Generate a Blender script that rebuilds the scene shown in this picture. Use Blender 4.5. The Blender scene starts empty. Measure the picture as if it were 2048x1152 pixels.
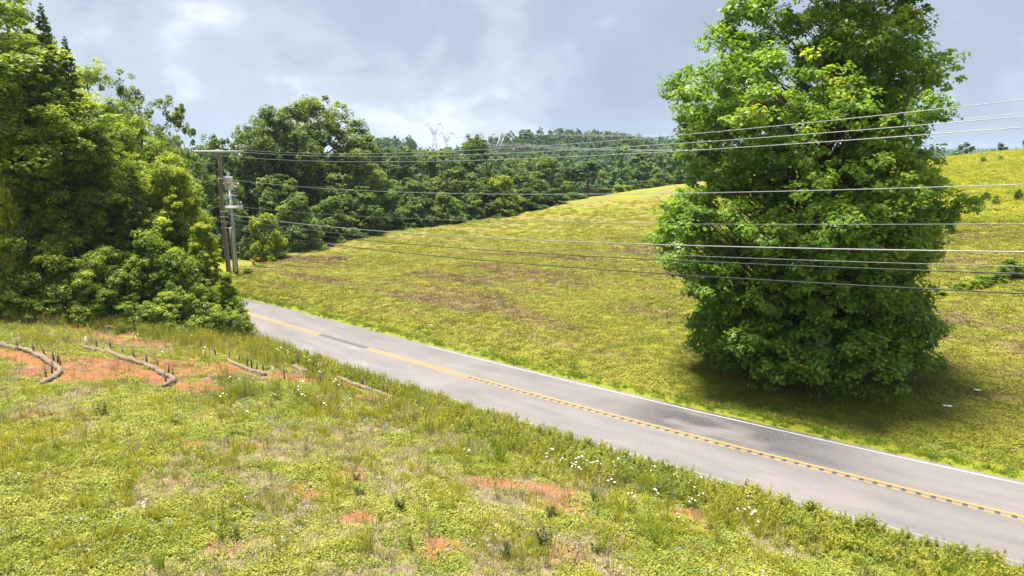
import bpy, math, random
import numpy as np
from mathutils import Vector, Matrix

# ------------------------------------------------------------------ camera, sky, sun, exposure
SC = bpy.context.scene
COL = SC.collection
CAM_H = 11.5
F_PX, PITCH = 1365.0, math.radians(11.0)
cam = bpy.data.cameras.new('camera'); cam_o = bpy.data.objects.new('camera', cam); COL.objects.link(cam_o)
cam.sensor_width = 36.0; cam.lens = 36.0*F_PX/2048.0; cam.clip_start = 0.1; cam.clip_end = 12000
cam_o.location = (0, 0, CAM_H); cam_o.rotation_euler = (math.pi/2-PITCH, 0, 0)
SC.camera = cam_o

TO_SUN = Vector((-0.20, 0.13, 0.97)).normalized()
SUN_EL = math.asin(TO_SUN.z); SUN_AZ = math.atan2(TO_SUN.x, TO_SUN.y)
world = bpy.data.worlds.new('World'); SC.world = world; world.use_nodes = True
wn = world.node_tree.nodes; wl = world.node_tree.links; wn.clear()
def W(t, **k):
    n = wn.new(t)
    for a, b in k.items(): setattr(n, a, b)
    return n
def wmath(op, a, b=None, c=None):
    n = W('ShaderNodeMath', operation=op)
    for i, v in enumerate((a, b, c)):
        if v is None: continue
        if isinstance(v, (int, float)): n.inputs[i].default_value = v
        else: wl.new(v, n.inputs[i])
    return n.outputs[0]
def wramp(src, stops, ease='EASE'):
    n = W('ShaderNodeValToRGB'); cr = n.color_ramp; cr.interpolation = ease
    while len(cr.elements) < len(stops): cr.elements.new(0.5)
    for e, (p, c) in zip(cr.elements, stops): e.position = p; e.color = (*c, 1) if len(c) == 3 else c
    wl.new(src, n.inputs[0]); return n.outputs[0]
def wmix(fac, a, b, typ='MIX'):
    n = W('ShaderNodeMix', data_type='RGBA', blend_type=typ)
    for s, v in ((0, fac), (6, a), (7, b)):
        if isinstance(v, (int, float)): n.inputs[s].default_value = v
        elif isinstance(v, tuple): n.inputs[s].default_value = (*v, 1)
        else: wl.new(v, n.inputs[s])
    return n.outputs[2]
tc = W('ShaderNodeTexCoord'); sep = W('ShaderNodeSeparateXYZ'); wl.new(tc.outputs['Generated'], sep.inputs[0])
zc = wmath('MAXIMUM', wmath('ADD', sep.outputs[2], 0.62), 0.16)
cb = W('ShaderNodeCombineXYZ')
wl.new(wmath('DIVIDE', sep.outputs[0], zc), cb.inputs[0]); wl.new(wmath('DIVIDE', sep.outputs[1], zc), cb.inputs[1])
cb.inputs[2].default_value = 3.7
def wnoise(scale, det, rough, dist=0.0, off=0.0):
    m = W('ShaderNodeMapping'); m.inputs['Location'].default_value = (off, off*0.7, off*0.3); wl.new(cb.outputs[0], m.inputs[0])
    n = W('ShaderNodeTexNoise'); n.inputs['Scale'].default_value = scale; n.inputs['Detail'].default_value = det
    n.inputs['Roughness'].default_value = rough; n.inputs['Distortion'].default_value = dist
    wl.new(m.outputs[0], n.inputs[0]); return n.outputs[0]
big = wnoise(1.7, 3, 0.5, 0.25, 4.3); mid = wnoise(4.2, 7, 0.56, 0.5, 1.1); fine = wnoise(10.0, 6, 0.6, 0.4, 7.7)
dens = wmath('ADD', wmath('MULTIPLY', big, 0.45), wmath('ADD', wmath('MULTIPLY', mid, 0.36), wmath('MULTIPLY', fine, 0.19)))
cloud = wramp(dens, [(0.34, (0.320, 0.343, 0.378)), (0.44, (0.212, 0.240, 0.284)), (0.52, (0.168, 0.195, 0.240)), (0.64, (0.150, 0.176, 0.217))])
gap = wramp(wnoise(1.25, 6, 0.58, 0.6, 12.9), [(0.56, (0, 0, 0)), (0.72, (1, 1, 1))])
sky = W('ShaderNodeTexSky', sky_type='NISHITA'); sky.sun_disc = False
sky.sun_elevation = SUN_EL; sky.sun_rotation = SUN_AZ; sky.altitude = 300; sky.dust_density = 2.0
skyc = wmix(1.0, sky.outputs[0], (0.075, 0.075, 0.075), 'MULTIPLY')
wcol = wmix(wmath('MULTIPLY', gap, 0.40), cloud, skyc)
bg = W('ShaderNodeBackground'); wl.new(wcol, bg.inputs[0]); bg.inputs[1].default_value = 0.90
wo = W('ShaderNodeOutputWorld'); wl.new(bg.outputs[0], wo.inputs[0])
sd = bpy.data.lights.new('sun', 'SUN'); sd.energy = 4.0; sd.angle = math.radians(18); sd.color = (1.0, 0.95, 0.86)
sun = bpy.data.objects.new('sun', sd); COL.objects.link(sun); sun.rotation_euler = (-TO_SUN).to_track_quat('-Z', 'Y').to_euler()
sun.location = (0, 0, 60)
SC.view_settings.view_transform = 'Standard'; SC.view_settings.look = 'None'
SC.view_settings.exposure = 1.75; SC.view_settings.gamma = 1.0; SC.view_settings.use_curve_mapping = False
SC.render.engine = 'CYCLES'
cy = SC.cycles
cy.max_bounces = 9; cy.diffuse_bounces = 6; cy.glossy_bounces = 2; cy.transmission_bounces = 6; cy.volume_bounces = 0
cy.transparent_max_bounces = 4; cy.use_denoising = True; cy.denoising_prefilter = 'ACCURATE'; cy.denoising_input_passes = 'RGB_ALBEDO_NORMAL'; cy.caustics_reflective = False; cy.caustics_refractive = False

# ------------------------------------------------------------------ helpers
def tag(o, label=None, cat=None, group=None, kind=None):
    if label: o['label'] = label
    if cat: o['category'] = cat
    if group: o['group'] = group
    if kind: o['kind'] = kind
    return o
def link(name, me, parent=None, loc=None):
    o = bpy.data.objects.new(name, me); COL.objects.link(o)
    if parent is not None: o.parent = parent
    if loc is not None: o.location = loc
    return o
def empty(name, loc=(0, 0, 0)):
    o = bpy.data.objects.new(name, None); COL.objects.link(o); o.location = loc; o.empty_display_size = 0.2; return o
def copy_tree(o, parent=None):
    c = o.copy(); COL.objects.link(c); c.parent = parent
    for ch in o.children: copy_tree(ch, c)
    return c
def mesh_np(name, V, Fq, mat=None, smooth=False, attrs=None):
    """V (n,3); Fq (m,k) faces of equal size; attrs {name: (domain, array)}"""
    V = np.asarray(V, np.float32); Fq = np.asarray(Fq, np.int32)
    me = bpy.data.meshes.new(name); k = Fq.shape[1]
    me.vertices.add(len(V)); me.vertices.foreach_set('co', V.ravel())
    me.loops.add(Fq.size); me.loops.foreach_set('vertex_index', Fq.ravel())
    me.polygons.add(len(Fq)); me.polygons.foreach_set('loop_start', np.arange(0, Fq.size, k, dtype=np.int32))
    me.polygons.foreach_set('loop_total', np.full(len(Fq), k, np.int32))
    if smooth: me.polygons.foreach_set('use_smooth', np.ones(len(Fq), bool))
    for n, (dom, arr) in (attrs or {}).items():
        a = me.attributes.new(n, 'FLOAT', dom); a.data.foreach_set('value', np.asarray(arr, np.float32).ravel())
    me.update(calc_edges=True)
    if mat: me.materials.append(mat)
    return me
class MB:
    """collects boxes, tubes and lathes (quads) into one mesh"""
    def __init__(s): s.V = []; s.F = []; s.n = 0
    def add(s, V, Fq):
        V = np.asarray(V, float); s.V.append(V); s.F.append(np.asarray(Fq, int)+s.n); s.n += len(V)
    def box(s, c, size, rot=None):
        x, y, z = [d/2 for d in size]
        v = np.array([[-x,-y,-z],[x,-y,-z],[x,y,-z],[-x,y,-z],[-x,-y,z],[x,-y,z],[x,y,z],[-x,y,z]])
        if rot is not None: v = v @ np.array(rot).T
        s.add(v+np.asarray(c, float), [[0,3,2,1],[4,5,6,7],[0,1,5,4],[1,2,6,5],[2,3,7,6],[3,0,4,7]])
    def tube(s, pts, rad, n=6, cap=True):
        P = np.asarray(pts, float); m = len(P); R = np.broadcast_to(np.asarray(rad, float), (m,))
        T = np.gradient(P, axis=0); T /= np.linalg.norm(T, axis=1)[:, None]+1e-9
        ref = np.array([0, 0, 1.0]) if abs(T[0][2]) < 0.9 else np.array([1.0, 0, 0])
        A = np.cross(T, ref); A /= np.linalg.norm(A, axis=1)[:, None]+1e-9; B = np.cross(T, A)
        th = np.linspace(0, 2*np.pi, n, endpoint=False)
        V = P[:, None]+R[:, None, None]*(np.cos(th)[None, :, None]*A[:, None]+np.sin(th)[None, :, None]*B[:, None])
        i, j = np.meshgrid(np.arange(m-1), np.arange(n), indexing='ij'); jn = (j+1) % n
        Fq = np.stack([i*n+j, i*n+jn, (i+1)*n+jn, (i+1)*n+j], -1).reshape(-1, 4)
        V = V.reshape(-1, 3)
        if cap:
            c0, c1 = len(V), len(V)+1; V = np.vstack([V, P[0], P[-1]])
            cf = [[c0, (q+1) % n, q, q] for q in range(0)]
            caps = []
            for q in range(0, n, 2):
                a, b, c = q, (q+1) % n, (q+2) % n
                caps.append([c0, c, b, a]); caps.append([c1, (m-1)*n+a, (m-1)*n+b, (m-1)*n+c])
            Fq = np.vstack([Fq, caps]) if n % 2 == 0 else Fq
        s.add(V, Fq)
    def build(s, name, mat, parent=None, smooth=False, loc=None):
        V = np.vstack(s.V)
        return link(name, mesh_np(name, V, np.vstack(s.F), mat, smooth), parent, loc)
_lat = np.random.RandomState(5).rand(64, 256, 256)
def vnoise(x, y, seed=0):
    x = np.asarray(x, float); y = np.asarray(y, float)
    xi = np.floor(x).astype(int); yi = np.floor(y).astype(int); fx = x-xi; fy = y-yi
    fx = fx*fx*(3-2*fx); fy = fy*fy*(3-2*fy); L = _lat[seed % 64]
    g = lambda a, b: L[a & 255, b & 255]
    return (g(xi, yi)*(1-fx)+g(xi+1, yi)*fx)*(1-fy)+(g(xi, yi+1)*(1-fx)+g(xi+1, yi+1)*fx)*fy
def fbm(x, y, seed=0, o=4):
    s = 0; a = 0.5; t = 0
    for k in range(o):
        s = s+a*vnoise(np.asarray(x)*2**k+17.3*k, np.asarray(y)*2**k-9.1*k, seed+k); t += a; a *= 0.5
    return s/t
def sstep(a, b, x):
    t = np.clip((np.asarray(x, float)-a)/(b-a), 0, 1); return t*t*(3-2*t)
def ray(u, v):
    """direction of a photo pixel (2048 x 1152) with forward component scaled so that d[1] is metres per metre"""
    a = u-1024.0; b = v-576.0
    return np.array([a, F_PX*math.cos(PITCH)-b*math.sin(PITCH), -(F_PX*math.sin(PITCH)+b*math.cos(PITCH))])
def at_z(u, v, z):
    d = ray(u, v); t = (z-CAM_H)/d[2]; return np.array([d[0]*t, d[1]*t, z])
def at_y(u, v, Y):
    d = ray(u, v); t = Y/d[1]; return np.array([d[0]*t, Y, CAM_H+d[2]*t])
def pix(P):
    P = np.atleast_2d(P); x = P[:, 0]; y = P[:, 1]; z = P[:, 2]-CAM_H
    c, s = math.cos(PITCH), math.sin(PITCH)
    fw = y*c-z*s; up = y*s+z*c
    return 1024+F_PX*x/fw, 576-F_PX*up/fw, fw

# ------------------------------------------------------------------ materials
class NT:
    def __init__(s, name):
        s.m = bpy.data.materials.new(name); s.m.use_nodes = True; s.t = s.m.node_tree; s.t.nodes.clear()
        s.out = s.t.nodes.new('ShaderNodeOutputMaterial')
    def n(s, typ, ins=None, **k):
        nd = s.t.nodes.new(typ)
        for a, b in k.items(): setattr(nd, a, b)
        for i, v in (ins or {}).items(): s.put(nd.inputs[i], v)
        return nd
    def put(s, sock, v):
        if hasattr(v, 'is_output'): s.t.links.new(v, sock)
        elif hasattr(v, 'outputs'): s.t.links.new(v.outputs[0], sock)
        elif isinstance(v, tuple) and len(v) == 3 and sock.type == 'RGBA': sock.default_value = (*v, 1)
        else: sock.default_value = v
    def noise(s, scale, det=4, rough=0.55, vec=None, dist=0.0):
        nd = s.n('ShaderNodeTexNoise', {'Scale': scale, 'Detail': det, 'Roughness': rough, 'Distortion': dist})
        if vec is not None: s.put(nd.inputs['Vector'], vec)
        return nd.outputs[0]
    def ramp(s, src, stops, mode='LINEAR'):
        nd = s.n('ShaderNodeValToRGB', {0: src}); cr = nd.color_ramp; cr.interpolation = mode
        while len(cr.elements) < len(stops): cr.elements.new(0.5)
        for e, (p, c) in zip(cr.elements, stops):
            e.position = p; e.color = (c, c, c, 1) if isinstance(c, (int, float)) else (*c, 1)
        return nd.outputs[0]
    def mix(s, fac, a, b, typ='MIX'):
        nd = s.n('ShaderNodeMix', {0: fac, 6: a, 7: b}, data_type='RGBA', blend_type=typ); return nd.outputs[2]
    def math(s, op, a, b=0.0, clamp=False):
        nd = s.n('ShaderNodeMath', {0: a, 1: b}, operation=op, use_clamp=clamp); return nd.outputs[0]
    def attr(s, name, typ='GEOMETRY'):
        nd = s.n('ShaderNodeAttribute', attribute_name=name, attribute_type=typ); return nd.outputs['Fac']
    def pos(s): return s.n('ShaderNodeNewGeometry').outputs['Position']
    def vscale(s, v, sc):
        return s.n('ShaderNodeMapping', {0: v, 'Scale': sc}).outputs[0]
    def bump(s, h, strength=0.5, dist=0.05):
        return s.n('ShaderNodeBump', {'Strength': strength, 'Distance': dist, 'Height': h}).outputs[0]
    def bsdf(s, col, rough=0.8, spec=0.3, metal=0.0, nrm=None):
        b = s.n('ShaderNodeBsdfPrincipled', {'Base Color': col, 'Roughness': rough, 'Specular IOR Level': spec, 'Metallic': metal})
        if nrm is not None: s.put(b.inputs['Normal'], nrm)
        return b
    def done(s, sh): s.t.links.new(sh.outputs[0] if hasattr(sh, 'outputs') else sh, s.out.inputs[0]); return s.m

def leaf_mat(name, dark, midc, light, trans=0.35, rough=0.5, yellow=None):
    t = NT(name)
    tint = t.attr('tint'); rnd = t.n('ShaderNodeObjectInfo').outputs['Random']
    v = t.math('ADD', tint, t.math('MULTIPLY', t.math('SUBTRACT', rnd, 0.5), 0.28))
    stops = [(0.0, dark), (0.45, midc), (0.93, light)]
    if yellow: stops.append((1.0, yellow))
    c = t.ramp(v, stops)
    b = t.bsdf(c, rough, 0.25)
    tr = t.n('ShaderNodeBsdfTranslucent', {0: t.mix(1.0, c, (1.25, 1.25, 0.55), 'MULTIPLY')})
    return t.done(t.n('ShaderNodeMixShader', {0: trans, 1: b, 2: tr}))
def plain(name, col, rough=0.6, metal=0.0, spec=0.4, var=0.2, scale=8.0, stretch=(1, 1, 1), bump=0.0):
    t = NT(name); oc = t.n('ShaderNodeTexCoord').outputs['Object']; v = t.vscale(oc, stretch)
    nz = t.noise(scale, 5, 0.6, v)
    c = t.mix(1.0, col, t.ramp(nz, [(0.25, 1-var), (0.75, 1+var)]), 'MULTIPLY')
    return t.done(t.bsdf(c, t.ramp(nz, [(0.3, max(rough-0.08, 0.05)), (0.7, min(rough+0.08, 1))]), spec, metal, t.bump(nz, bump, 0.02) if bump else None))

M = {}
M['leaf_main'] = leaf_mat('leaf_main', (0.067, 0.137, 0.022), (0.164, 0.288, 0.036), (0.337, 0.456, 0.058), 0.45, 0.42, (0.550, 0.528, 0.065))
M['leaf_wood'] = leaf_mat('leaf_wood', (0.090, 0.158, 0.017), (0.227, 0.317, 0.035), (0.454, 0.497, 0.050), 0.45, 0.5, (0.550, 0.550, 0.073))
M['leaf_vine'] = leaf_mat('leaf_vine', (0.085, 0.143, 0.010), (0.244, 0.325, 0.018), (0.469, 0.469, 0.025), 0.38, 0.45, (0.550, 0.500, 0.030))
M['leaf_shrub'] = leaf_mat('leaf_shrub', (0.094, 0.152, 0.019), (0.222, 0.305, 0.036), (0.421, 0.448, 0.054), 0.45, 0.45)
M['leaf_cedar'] = leaf_mat('leaf_cedar', (0.044, 0.090, 0.018), (0.100, 0.166, 0.031), (0.200, 0.270, 0.044), 0.22, 0.6)
M['leaf_line'] = leaf_mat('leaf_line', (0.049, 0.095, 0.022), (0.118, 0.187, 0.040), (0.245, 0.312, 0.058), 0.45, 0.55)
M['leaf_oak'] = leaf_mat('leaf_oak', (0.063, 0.110, 0.022), (0.155, 0.219, 0.045), (0.291, 0.330, 0.064), 0.45, 0.55)
M['leaf_far'] = leaf_mat('leaf_far', (0.043, 0.091, 0.027), (0.094, 0.172, 0.045), (0.180, 0.277, 0.063), 0.25, 0.6)
M['leaf_pine'] = leaf_mat('leaf_pine', (0.040, 0.080, 0.021), (0.090, 0.148, 0.036), (0.170, 0.224, 0.051), 0.2, 0.6)
M['bark'] = plain('bark', (0.085, 0.068, 0.052), 0.9, var=0.45, scale=6, stretch=(3, 3, 0.6), bump=0.6)
M['bark_pale'] = plain('bark_pale', (0.30, 0.27, 0.23), 0.85, var=0.3, scale=4, stretch=(3, 3, 0.6), bump=0.4)
M['pole_wood'] = plain('pole_wood', (0.225, 0.185, 0.140), 0.88, var=0.40, scale=5, stretch=(9, 9, 0.35), bump=0.6)
M['steel'] = plain('steel', (0.42, 0.46, 0.50), 0.48, 0.55, var=0.10, scale=4)
M['alu'] = plain('aluminium_wire', (0.27, 0.28, 0.30), 0.5, 0.2, var=0.08)
M['far_steel'] = plain('tower_steel', (0.42, 0.44, 0.46), 0.6, 0.3, var=0.1)
M['cable'] = plain('black_cable', (0.026, 0.028, 0.031), 0.55, var=0.2)
M['grey_cable'] = plain('grey_cable', (0.16, 0.17, 0.18), 0.5, 0.2, var=0.15)
M['tank'] = plain('transformer_grey', (0.60, 0.63, 0.65), 0.45, 0.0, var=0.06)
M['porcelain'] = plain('porcelain', (0.62, 0.63, 0.64), 0.25, 0.0, var=0.06)
M['warning'] = plain('warning_yellow', (0.72, 0.44, 0.02), 0.5, var=0.06)
M['warning_red'] = plain('warning_red', (0.50, 0.10, 0.03), 0.5, var=0.06)
M['guard'] = plain('guard_yellow', (0.66, 0.36, 0.03), 0.5, var=0.15)
M['rust'] = plain('rusty_post', (0.10, 0.062, 0.045), 0.8, 0.1, var=0.3)
M['stake'] = plain('stake_wood', (0.115, 0.088, 0.066), 0.9, var=0.35, scale=9, stretch=(4, 4, 0.5))
M['stake_pale'] = plain('stake_pale', (0.46, 0.42, 0.36), 0.9, var=0.2, scale=9)
M['litter'] = plain('white_litter', (0.78, 0.79, 0.80), 0.5, var=0.06)
M['black'] = plain('black_fitting', (0.018, 0.018, 0.020), 0.5, var=0.2)
def wattle_mat():
    t = NT('straw_netting'); oc = t.n('ShaderNodeTexCoord').outputs['Object']
    n1 = t.noise(26, 5, 0.7, oc); n2 = t.noise(3.0, 3, 0.5, oc)
    c = t.ramp(n1, [(0.28, (0.07, 0.055, 0.040)), (0.5, (0.205, 0.172, 0.132)), (0.72, (0.34, 0.300, 0.240))])
    c = t.mix(t.ramp(n2, [(0.4, 0.0), (0.7, 0.55)]), c, (0.25, 0.13, 0.075))
    return t.done(t.bsdf(c, 0.95, 0.1, nrm=t.bump(n1, 0.9, 0.04)))
M['wattle'] = wattle_mat()
def blade_mat(name, stops, trans=0.35, patch=0.5, pscale=0.35):
    t = NT(name); rnd = t.n('ShaderNodeObjectInfo').outputs['Random']; p = t.pos()
    pn = t.noise(pscale, 4, 0.6, p)
    v = t.math('ADD', t.math('MULTIPLY', rnd, 1-patch), t.math('MULTIPLY', t.ramp(pn, [(0.3, 0.0), (0.7, 1.0)]), patch))
    v = t.math('ADD', v, t.math('MULTIPLY', t.math('SUBTRACT', t.attr('tint'), 0.5), 0.45))
    c = t.ramp(v, stops)
    b = t.bsdf(c, 0.6, 0.2); tr = t.n('ShaderNodeBsdfTranslucent', {0: c})
    return t.done(t.n('ShaderNodeMixShader', {0: trans, 1: b, 2: tr}))
M['mat_green'] = blade_mat('mat_green', [(0.0, (0.130, 0.190, 0.032)), (0.4, (0.256, 0.294, 0.042)), (0.75, (0.363, 0.369, 0.059)), (1.0, (0.476, 0.438, 0.137))])
M['blade_green'] = blade_mat('blade_green', [(0.0, (0.176, 0.236, 0.020)), (0.5, (0.370, 0.364, 0.026)), (1.0, (0.550, 0.472, 0.055))])
M['straw'] = blade_mat('straw', [(0.0, (0.17, 0.125, 0.075)), (0.5, (0.32, 0.255, 0.165)), (1.0, (0.47, 0.40, 0.28))], 0.2)
M['stubble'] = blade_mat('stubble', [(0.0, (0.090, 0.050, 0.032)), (0.5, (0.20, 0.130, 0.075)), (1.0, (0.33, 0.25, 0.14))], 0.2)
M['mown_green'] = blade_mat('mown_green', [(0.0, (0.153, 0.182, 0.032)), (0.45, (0.276, 0.279, 0.037)), (0.8, (0.363, 0.342, 0.053)), (1.0, (0.445, 0.388, 0.112))], 0.35, 0.55, 0.16)
M['meadow_blade'] = blade_mat('meadow_blade', [(0.0, (0.20, 0.24, 0.02)), (0.5, (0.36, 0.37, 0.03)), (1.0, (0.47, 0.43, 0.06))], 0.4, 0.45, 0.12)
M['rich_green'] = blade_mat('rich_green', [(0.0, (0.095, 0.165, 0.015)), (0.5, (0.200, 0.283, 0.024)), (1.0, (0.366, 0.395, 0.039))])
M['weed'] = blade_mat('weed', [(0.0, (0.144, 0.188, 0.024)), (0.5, (0.277, 0.300, 0.035)), (1.0, (0.469, 0.414, 0.055))])
M['weed_dark'] = blade_mat('weed_dark', [(0.0, (0.055, 0.080, 0.020)), (0.5, (0.099, 0.128, 0.031)), (1.0, (0.166, 0.191, 0.045))])
M['stem_brown'] = blade_mat('stem_brown', [(0.0, (0.10, 0.06, 0.035)), (1.0, (0.20, 0.15, 0.08))], 0.1)
M['petal_white'] = plain('petal_white', (0.80, 0.81, 0.78), 0.7, var=0.05)
M['petal_blue'] = plain('petal_blue', (0.34, 0.42, 0.80), 0.7, var=0.1)
M['petal_yellow'] = plain('petal_yellow', (0.75, 0.52, 0.03), 0.7, var=0.1)

# ------------------------------------------------------------------ road line and terrain
yel = [(520,635),(600,660),(700,688),(800,716),(900,745),(1000,773),(1150,813),(1280,850),(1450,893),(1600,930),(1800,980),(2048,1040)]
def road_z_guess(u): return float(np.interp(u, [520, 1000, 2048], [-1.25, -0.1, 0.25]))
ctl = [at_z(u, v, road_z_guess(u)) for u, v in yel]
# straighten a little: low-order fit of the measured centre line, then the bend to the left and the run to the right
c = np.array(ctl); s = np.r_[0, np.cumsum(np.linalg.norm(np.diff(c[:, :2], axis=0), axis=1))]
pf = [np.polyfit(s, c[:, k], 3) for k in range(3)]
ss = np.linspace(0, s[-1], 24); c = np.stack([np.polyval(q, ss) for q in pf], 1)
d0 = c[0]-c[1]; h = math.atan2(d0[1], d0[0]); p = c[0].copy(); left = []
for k in range(30):
    h += math.radians(2.3 if k < 14 else 0.6); p = p+np.array([math.cos(h)*3, math.sin(h)*3, -0.045]); left.append(p.copy())
d1 = c[-1]-c[-2]; h = math.atan2(d1[1], d1[0]); p = c[-1].copy(); right = []
for k in range(30):
    h += math.radians(0.5); p = p+np.array([math.cos(h)*3, math.sin(h)*3, 0.02]); right.append(p.copy())
RC = np.vstack([left[::-1], c, right])
sl = np.r_[0, np.cumsum(np.linalg.norm(np.diff(RC[:, :2], axis=0), axis=1))]
ROAD_S = np.arange(0, sl[-1], 0.5)
ROAD = np.stack([np.interp(ROAD_S, sl, RC[:, k]) for k in range(3)], 1)
ker = np.hanning(17); ker /= ker.sum()
ROAD = np.stack([np.convolve(np.pad(ROAD[:, k], 8, 'edge'), ker, 'valid') for k in range(3)], 1)
RT = np.gradient(ROAD[:, :2], axis=0); RT /= np.linalg.norm(RT, axis=1)[:, None]
RN = np.stack([-RT[:, 1], RT[:, 0]], 1)          # towards the field (far side) after the sign check
if RN[len(RN)//2] @ np.array([0.6, 0.8]) < 0: RN = -RN
ROAD_W = 3.25
def road_sd(x, y):
    """signed distance to the centre line (+ field side), road height there, distance along"""
    x = np.asarray(x, float).ravel(); y = np.asarray(y, float).ravel()
    D = np.empty(len(x)); Z = np.empty(len(x)); S = np.empty(len(x))
    for a in range(0, len(x), 20000):
        xs = x[a:a+20000, None]; ys = y[a:a+20000, None]
        i = np.argmin((xs-ROAD[None, :, 0])**2+(ys-ROAD[None, :, 1])**2, axis=1)
        dx = xs[:, 0]-ROAD[i, 0]; dy = ys[:, 0]-ROAD[i, 1]
        lat = dx*RN[i, 0]+dy*RN[i, 1]; lon = dx*RT[i, 0]+dy*RT[i, 1]
        far = np.hypot(dx, dy)
        D[a:a+20000] = np.where(np.abs(lon) < 1.5, lat, np.sign(lat)*far)
        Z[a:a+20000] = ROAD[i, 2]; S[a:a+20000] = ROAD_S[i]+lon
    return D, Z, S
fieldpts = [(500,520,-1.2),(600,480,-0.9),(700,465,-0.5),(800,450,0.0),(900,437,0.6),(1000,423,1.4),(1100,408,2.3),(1225,388,3.4),(1350,370,4.6),
            (1000,500,0.1),(1300,480,1.7),(1300,600,0.7),(800,560,-0.6),(650,540,-0.9),(1000,600,0.0),(700,500,-0.8),(1150,440,1.6),(1300,410,3.3),
            (1900,445,4.4),(1880,580,1.3),(2030,560,2.0),(1610,735,0.45),(1450,720,0.35),(1900,800,0.5),(2040,860,0.6),(1850,700,0.7),(1700,560,1.3),(1600,450,3.4),
            (1950,380,7.0)]
P = [at_z(*q) for q in fieldpts]
P += [at_y(1880,318,150), at_y(2048,300,150), at_y(2300,285,140), at_y(1700,336,152), at_y(1550,348,156)]
crest = [at_z(*q) for q in fieldpts[1:9]]+[at_y(1550,348,156), at_y(1700,336,152), at_y(1880,318,150), at_y(2048,300,150), at_y(2300,285,140)]
for k, q in enumerate(crest):
    dn = 1.0+0.10*k
    for m, dz in ((1.16, 0.9), (1.4, 3.5), (1.75, 7.0)): P.append(np.array([q[0]*m, q[1]*m, q[2]-dz*(1+0.10*k)]))
nearpts = [(0,1152,2.3),(500,1152,2.1),(1024,1152,1.5),(1500,1152,0.9),(0,900,2.2),(400,900,1.9),(800,930,1.25),(1100,1000,1.1),(0,720,1.9),(250,740,1.4),
           (450,720,0.6),(600,770,0.7),(0,640,2.0),(250,640,1.0),(430,650,-0.1),(850,850,0.75),(300,1000,2.1)]
P += [at_z(*q) for q in nearpts]
P += [np.array(q, float) for q in [(-34,60,1.2),(-48,52,4.5),(-60,70,5),(-75,45,6),(-40,30,2.6),(-50,10,3),(0,0,2.0),(20,-10,1),(-20,-20,2.5),(30,2,0.6),(45,-8,1.0),
      (-45,88,-1.2),(-60,100,-1.5),(-75,120,-2),(-40,130,-4),(-80,160,-5),(60,20,2.2),(90,30,5),(60,60,5.0),(110,80,10),(150,110,13)]]
P = np.array(P); P = P[np.isfinite(P).all(1)]
def tps(r2): return np.where(r2 > 1e-12, 0.5*r2*np.log(np.maximum(r2, 1e-12)), 0)
Q = P[:, :2]/50; n = len(Q)
K = tps(((Q[:, None]-Q[None])**2).sum(-1))+np.eye(n)*0.004
A = np.zeros((n+3, n+3)); A[:n, :n] = K; A[:n, n] = 1; A[:n, n+1:] = Q; A[n, :n] = 1; A[n+1:, :n] = Q.T
WGT = np.linalg.solve(A, np.r_[P[:, 2], 0, 0, 0])
def rbf(x, y):
    out = np.empty(len(x))
    for a in range(0, len(x), 20000):
        q = np.stack([x[a:a+20000], y[a:a+20000]], 1)/50
        out[a:a+20000] = tps(((q[:, None]-Q[None])**2).sum(-1)) @ WGT[:n]+WGT[n]+q @ WGT[n+1:]
    return out
def gauss(x, y, cx, cy, sx, sy, rot=0.0):
    c_, s_ = math.cos(rot), math.sin(rot); a = (x-cx)*c_+(y-cy)*s_; b = -(x-cx)*s_+(y-cy)*c_
    return np.exp(-(a/sx)**2-(b/sy)**2)
def far_h(x, y):
    z = -8.0+0*x
    z = z+27*np.exp(-((x-80)/125)**4)*np.exp(-((y-560)/120)**2)+24*gauss(x, y, -330, 760, 160, 140)
    z = z+23*gauss(x, y, -108, 640, 36, 80)+12*gauss(x, y, -200, 600, 90, 100)
    r = np.hypot(x, y)
    z = z+32*sstep(1400, 2300, r)*(0.8+0.5*(fbm(x/420, y/420, 9, 3)-0.5)*2)
    return z
def T(x, y):
    sh = np.shape(x); x = np.asarray(x, float).ravel(); y = np.asarray(y, float).ravel()
    r = np.hypot(x, y); z = np.zeros(len(x)); b = sstep(215, 300, r)
    ins = b < 1
    zi = np.zeros(len(x)); zi[ins] = rbf(x[ins], y[ins])
    z = zi*(1-b)+far_h(x, y)*b
    nr = r < 170
    if nr.any():
        xn, yn = x[nr], y[nr]
        d, zr, _ = road_sd(xn, yn)
        zz = z[nr]
        zz = zz+(fbm(xn/7, yn/7, 3, 3)-0.5)*0.5*sstep(4, 12, np.abs(d))+(fbm(xn/1.1, yn/1.1, 6, 2)-0.5)*0.13*sstep(3.4, 5, np.abs(d))
        far = zr+0.02-0.16*np.exp(-((d-5.1)/0.8)**2)
        w = sstep(3.6, 10.5, d); zf = far*(1-w)+zz*w
        w2 = sstep(3.5, 9.0, -d); zn = (zr+0.03+0.05*np.clip(-d-3.4, 0, 5))*(1-w2)+zz*w2
        v = np.where(d > 0, zf, zn)
        v = np.where(np.abs(d) < ROAD_W-0.05, zr-0.06, v)
        z[nr] = v
    return z.reshape(sh)
def T1(x, y): return float(T(np.array([x]), np.array([y]))[0])
TS = np.concatenate([np.arange(10, 130, 0.2), np.arange(130, 300, 1.0)])
def hit(u, v):
    d = ray(u, v); d = d/d[1]
    xs = d[0]*TS; zs = CAM_H+d[2]*TS; g = T(xs, TS)
    i = np.argmax(zs < g)
    if zs[i] >= g[i]: i = len(TS)-1
    if i > 0:
        a = zs[i-1]-g[i-1]; b = g[i]-zs[i]; t = TS[i-1]+(TS[i]-TS[i-1])*a/max(a+b, 1e-6)
    else: t = TS[0]
    return np.array([d[0]*t, t, T1(d[0]*t, t)])

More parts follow.
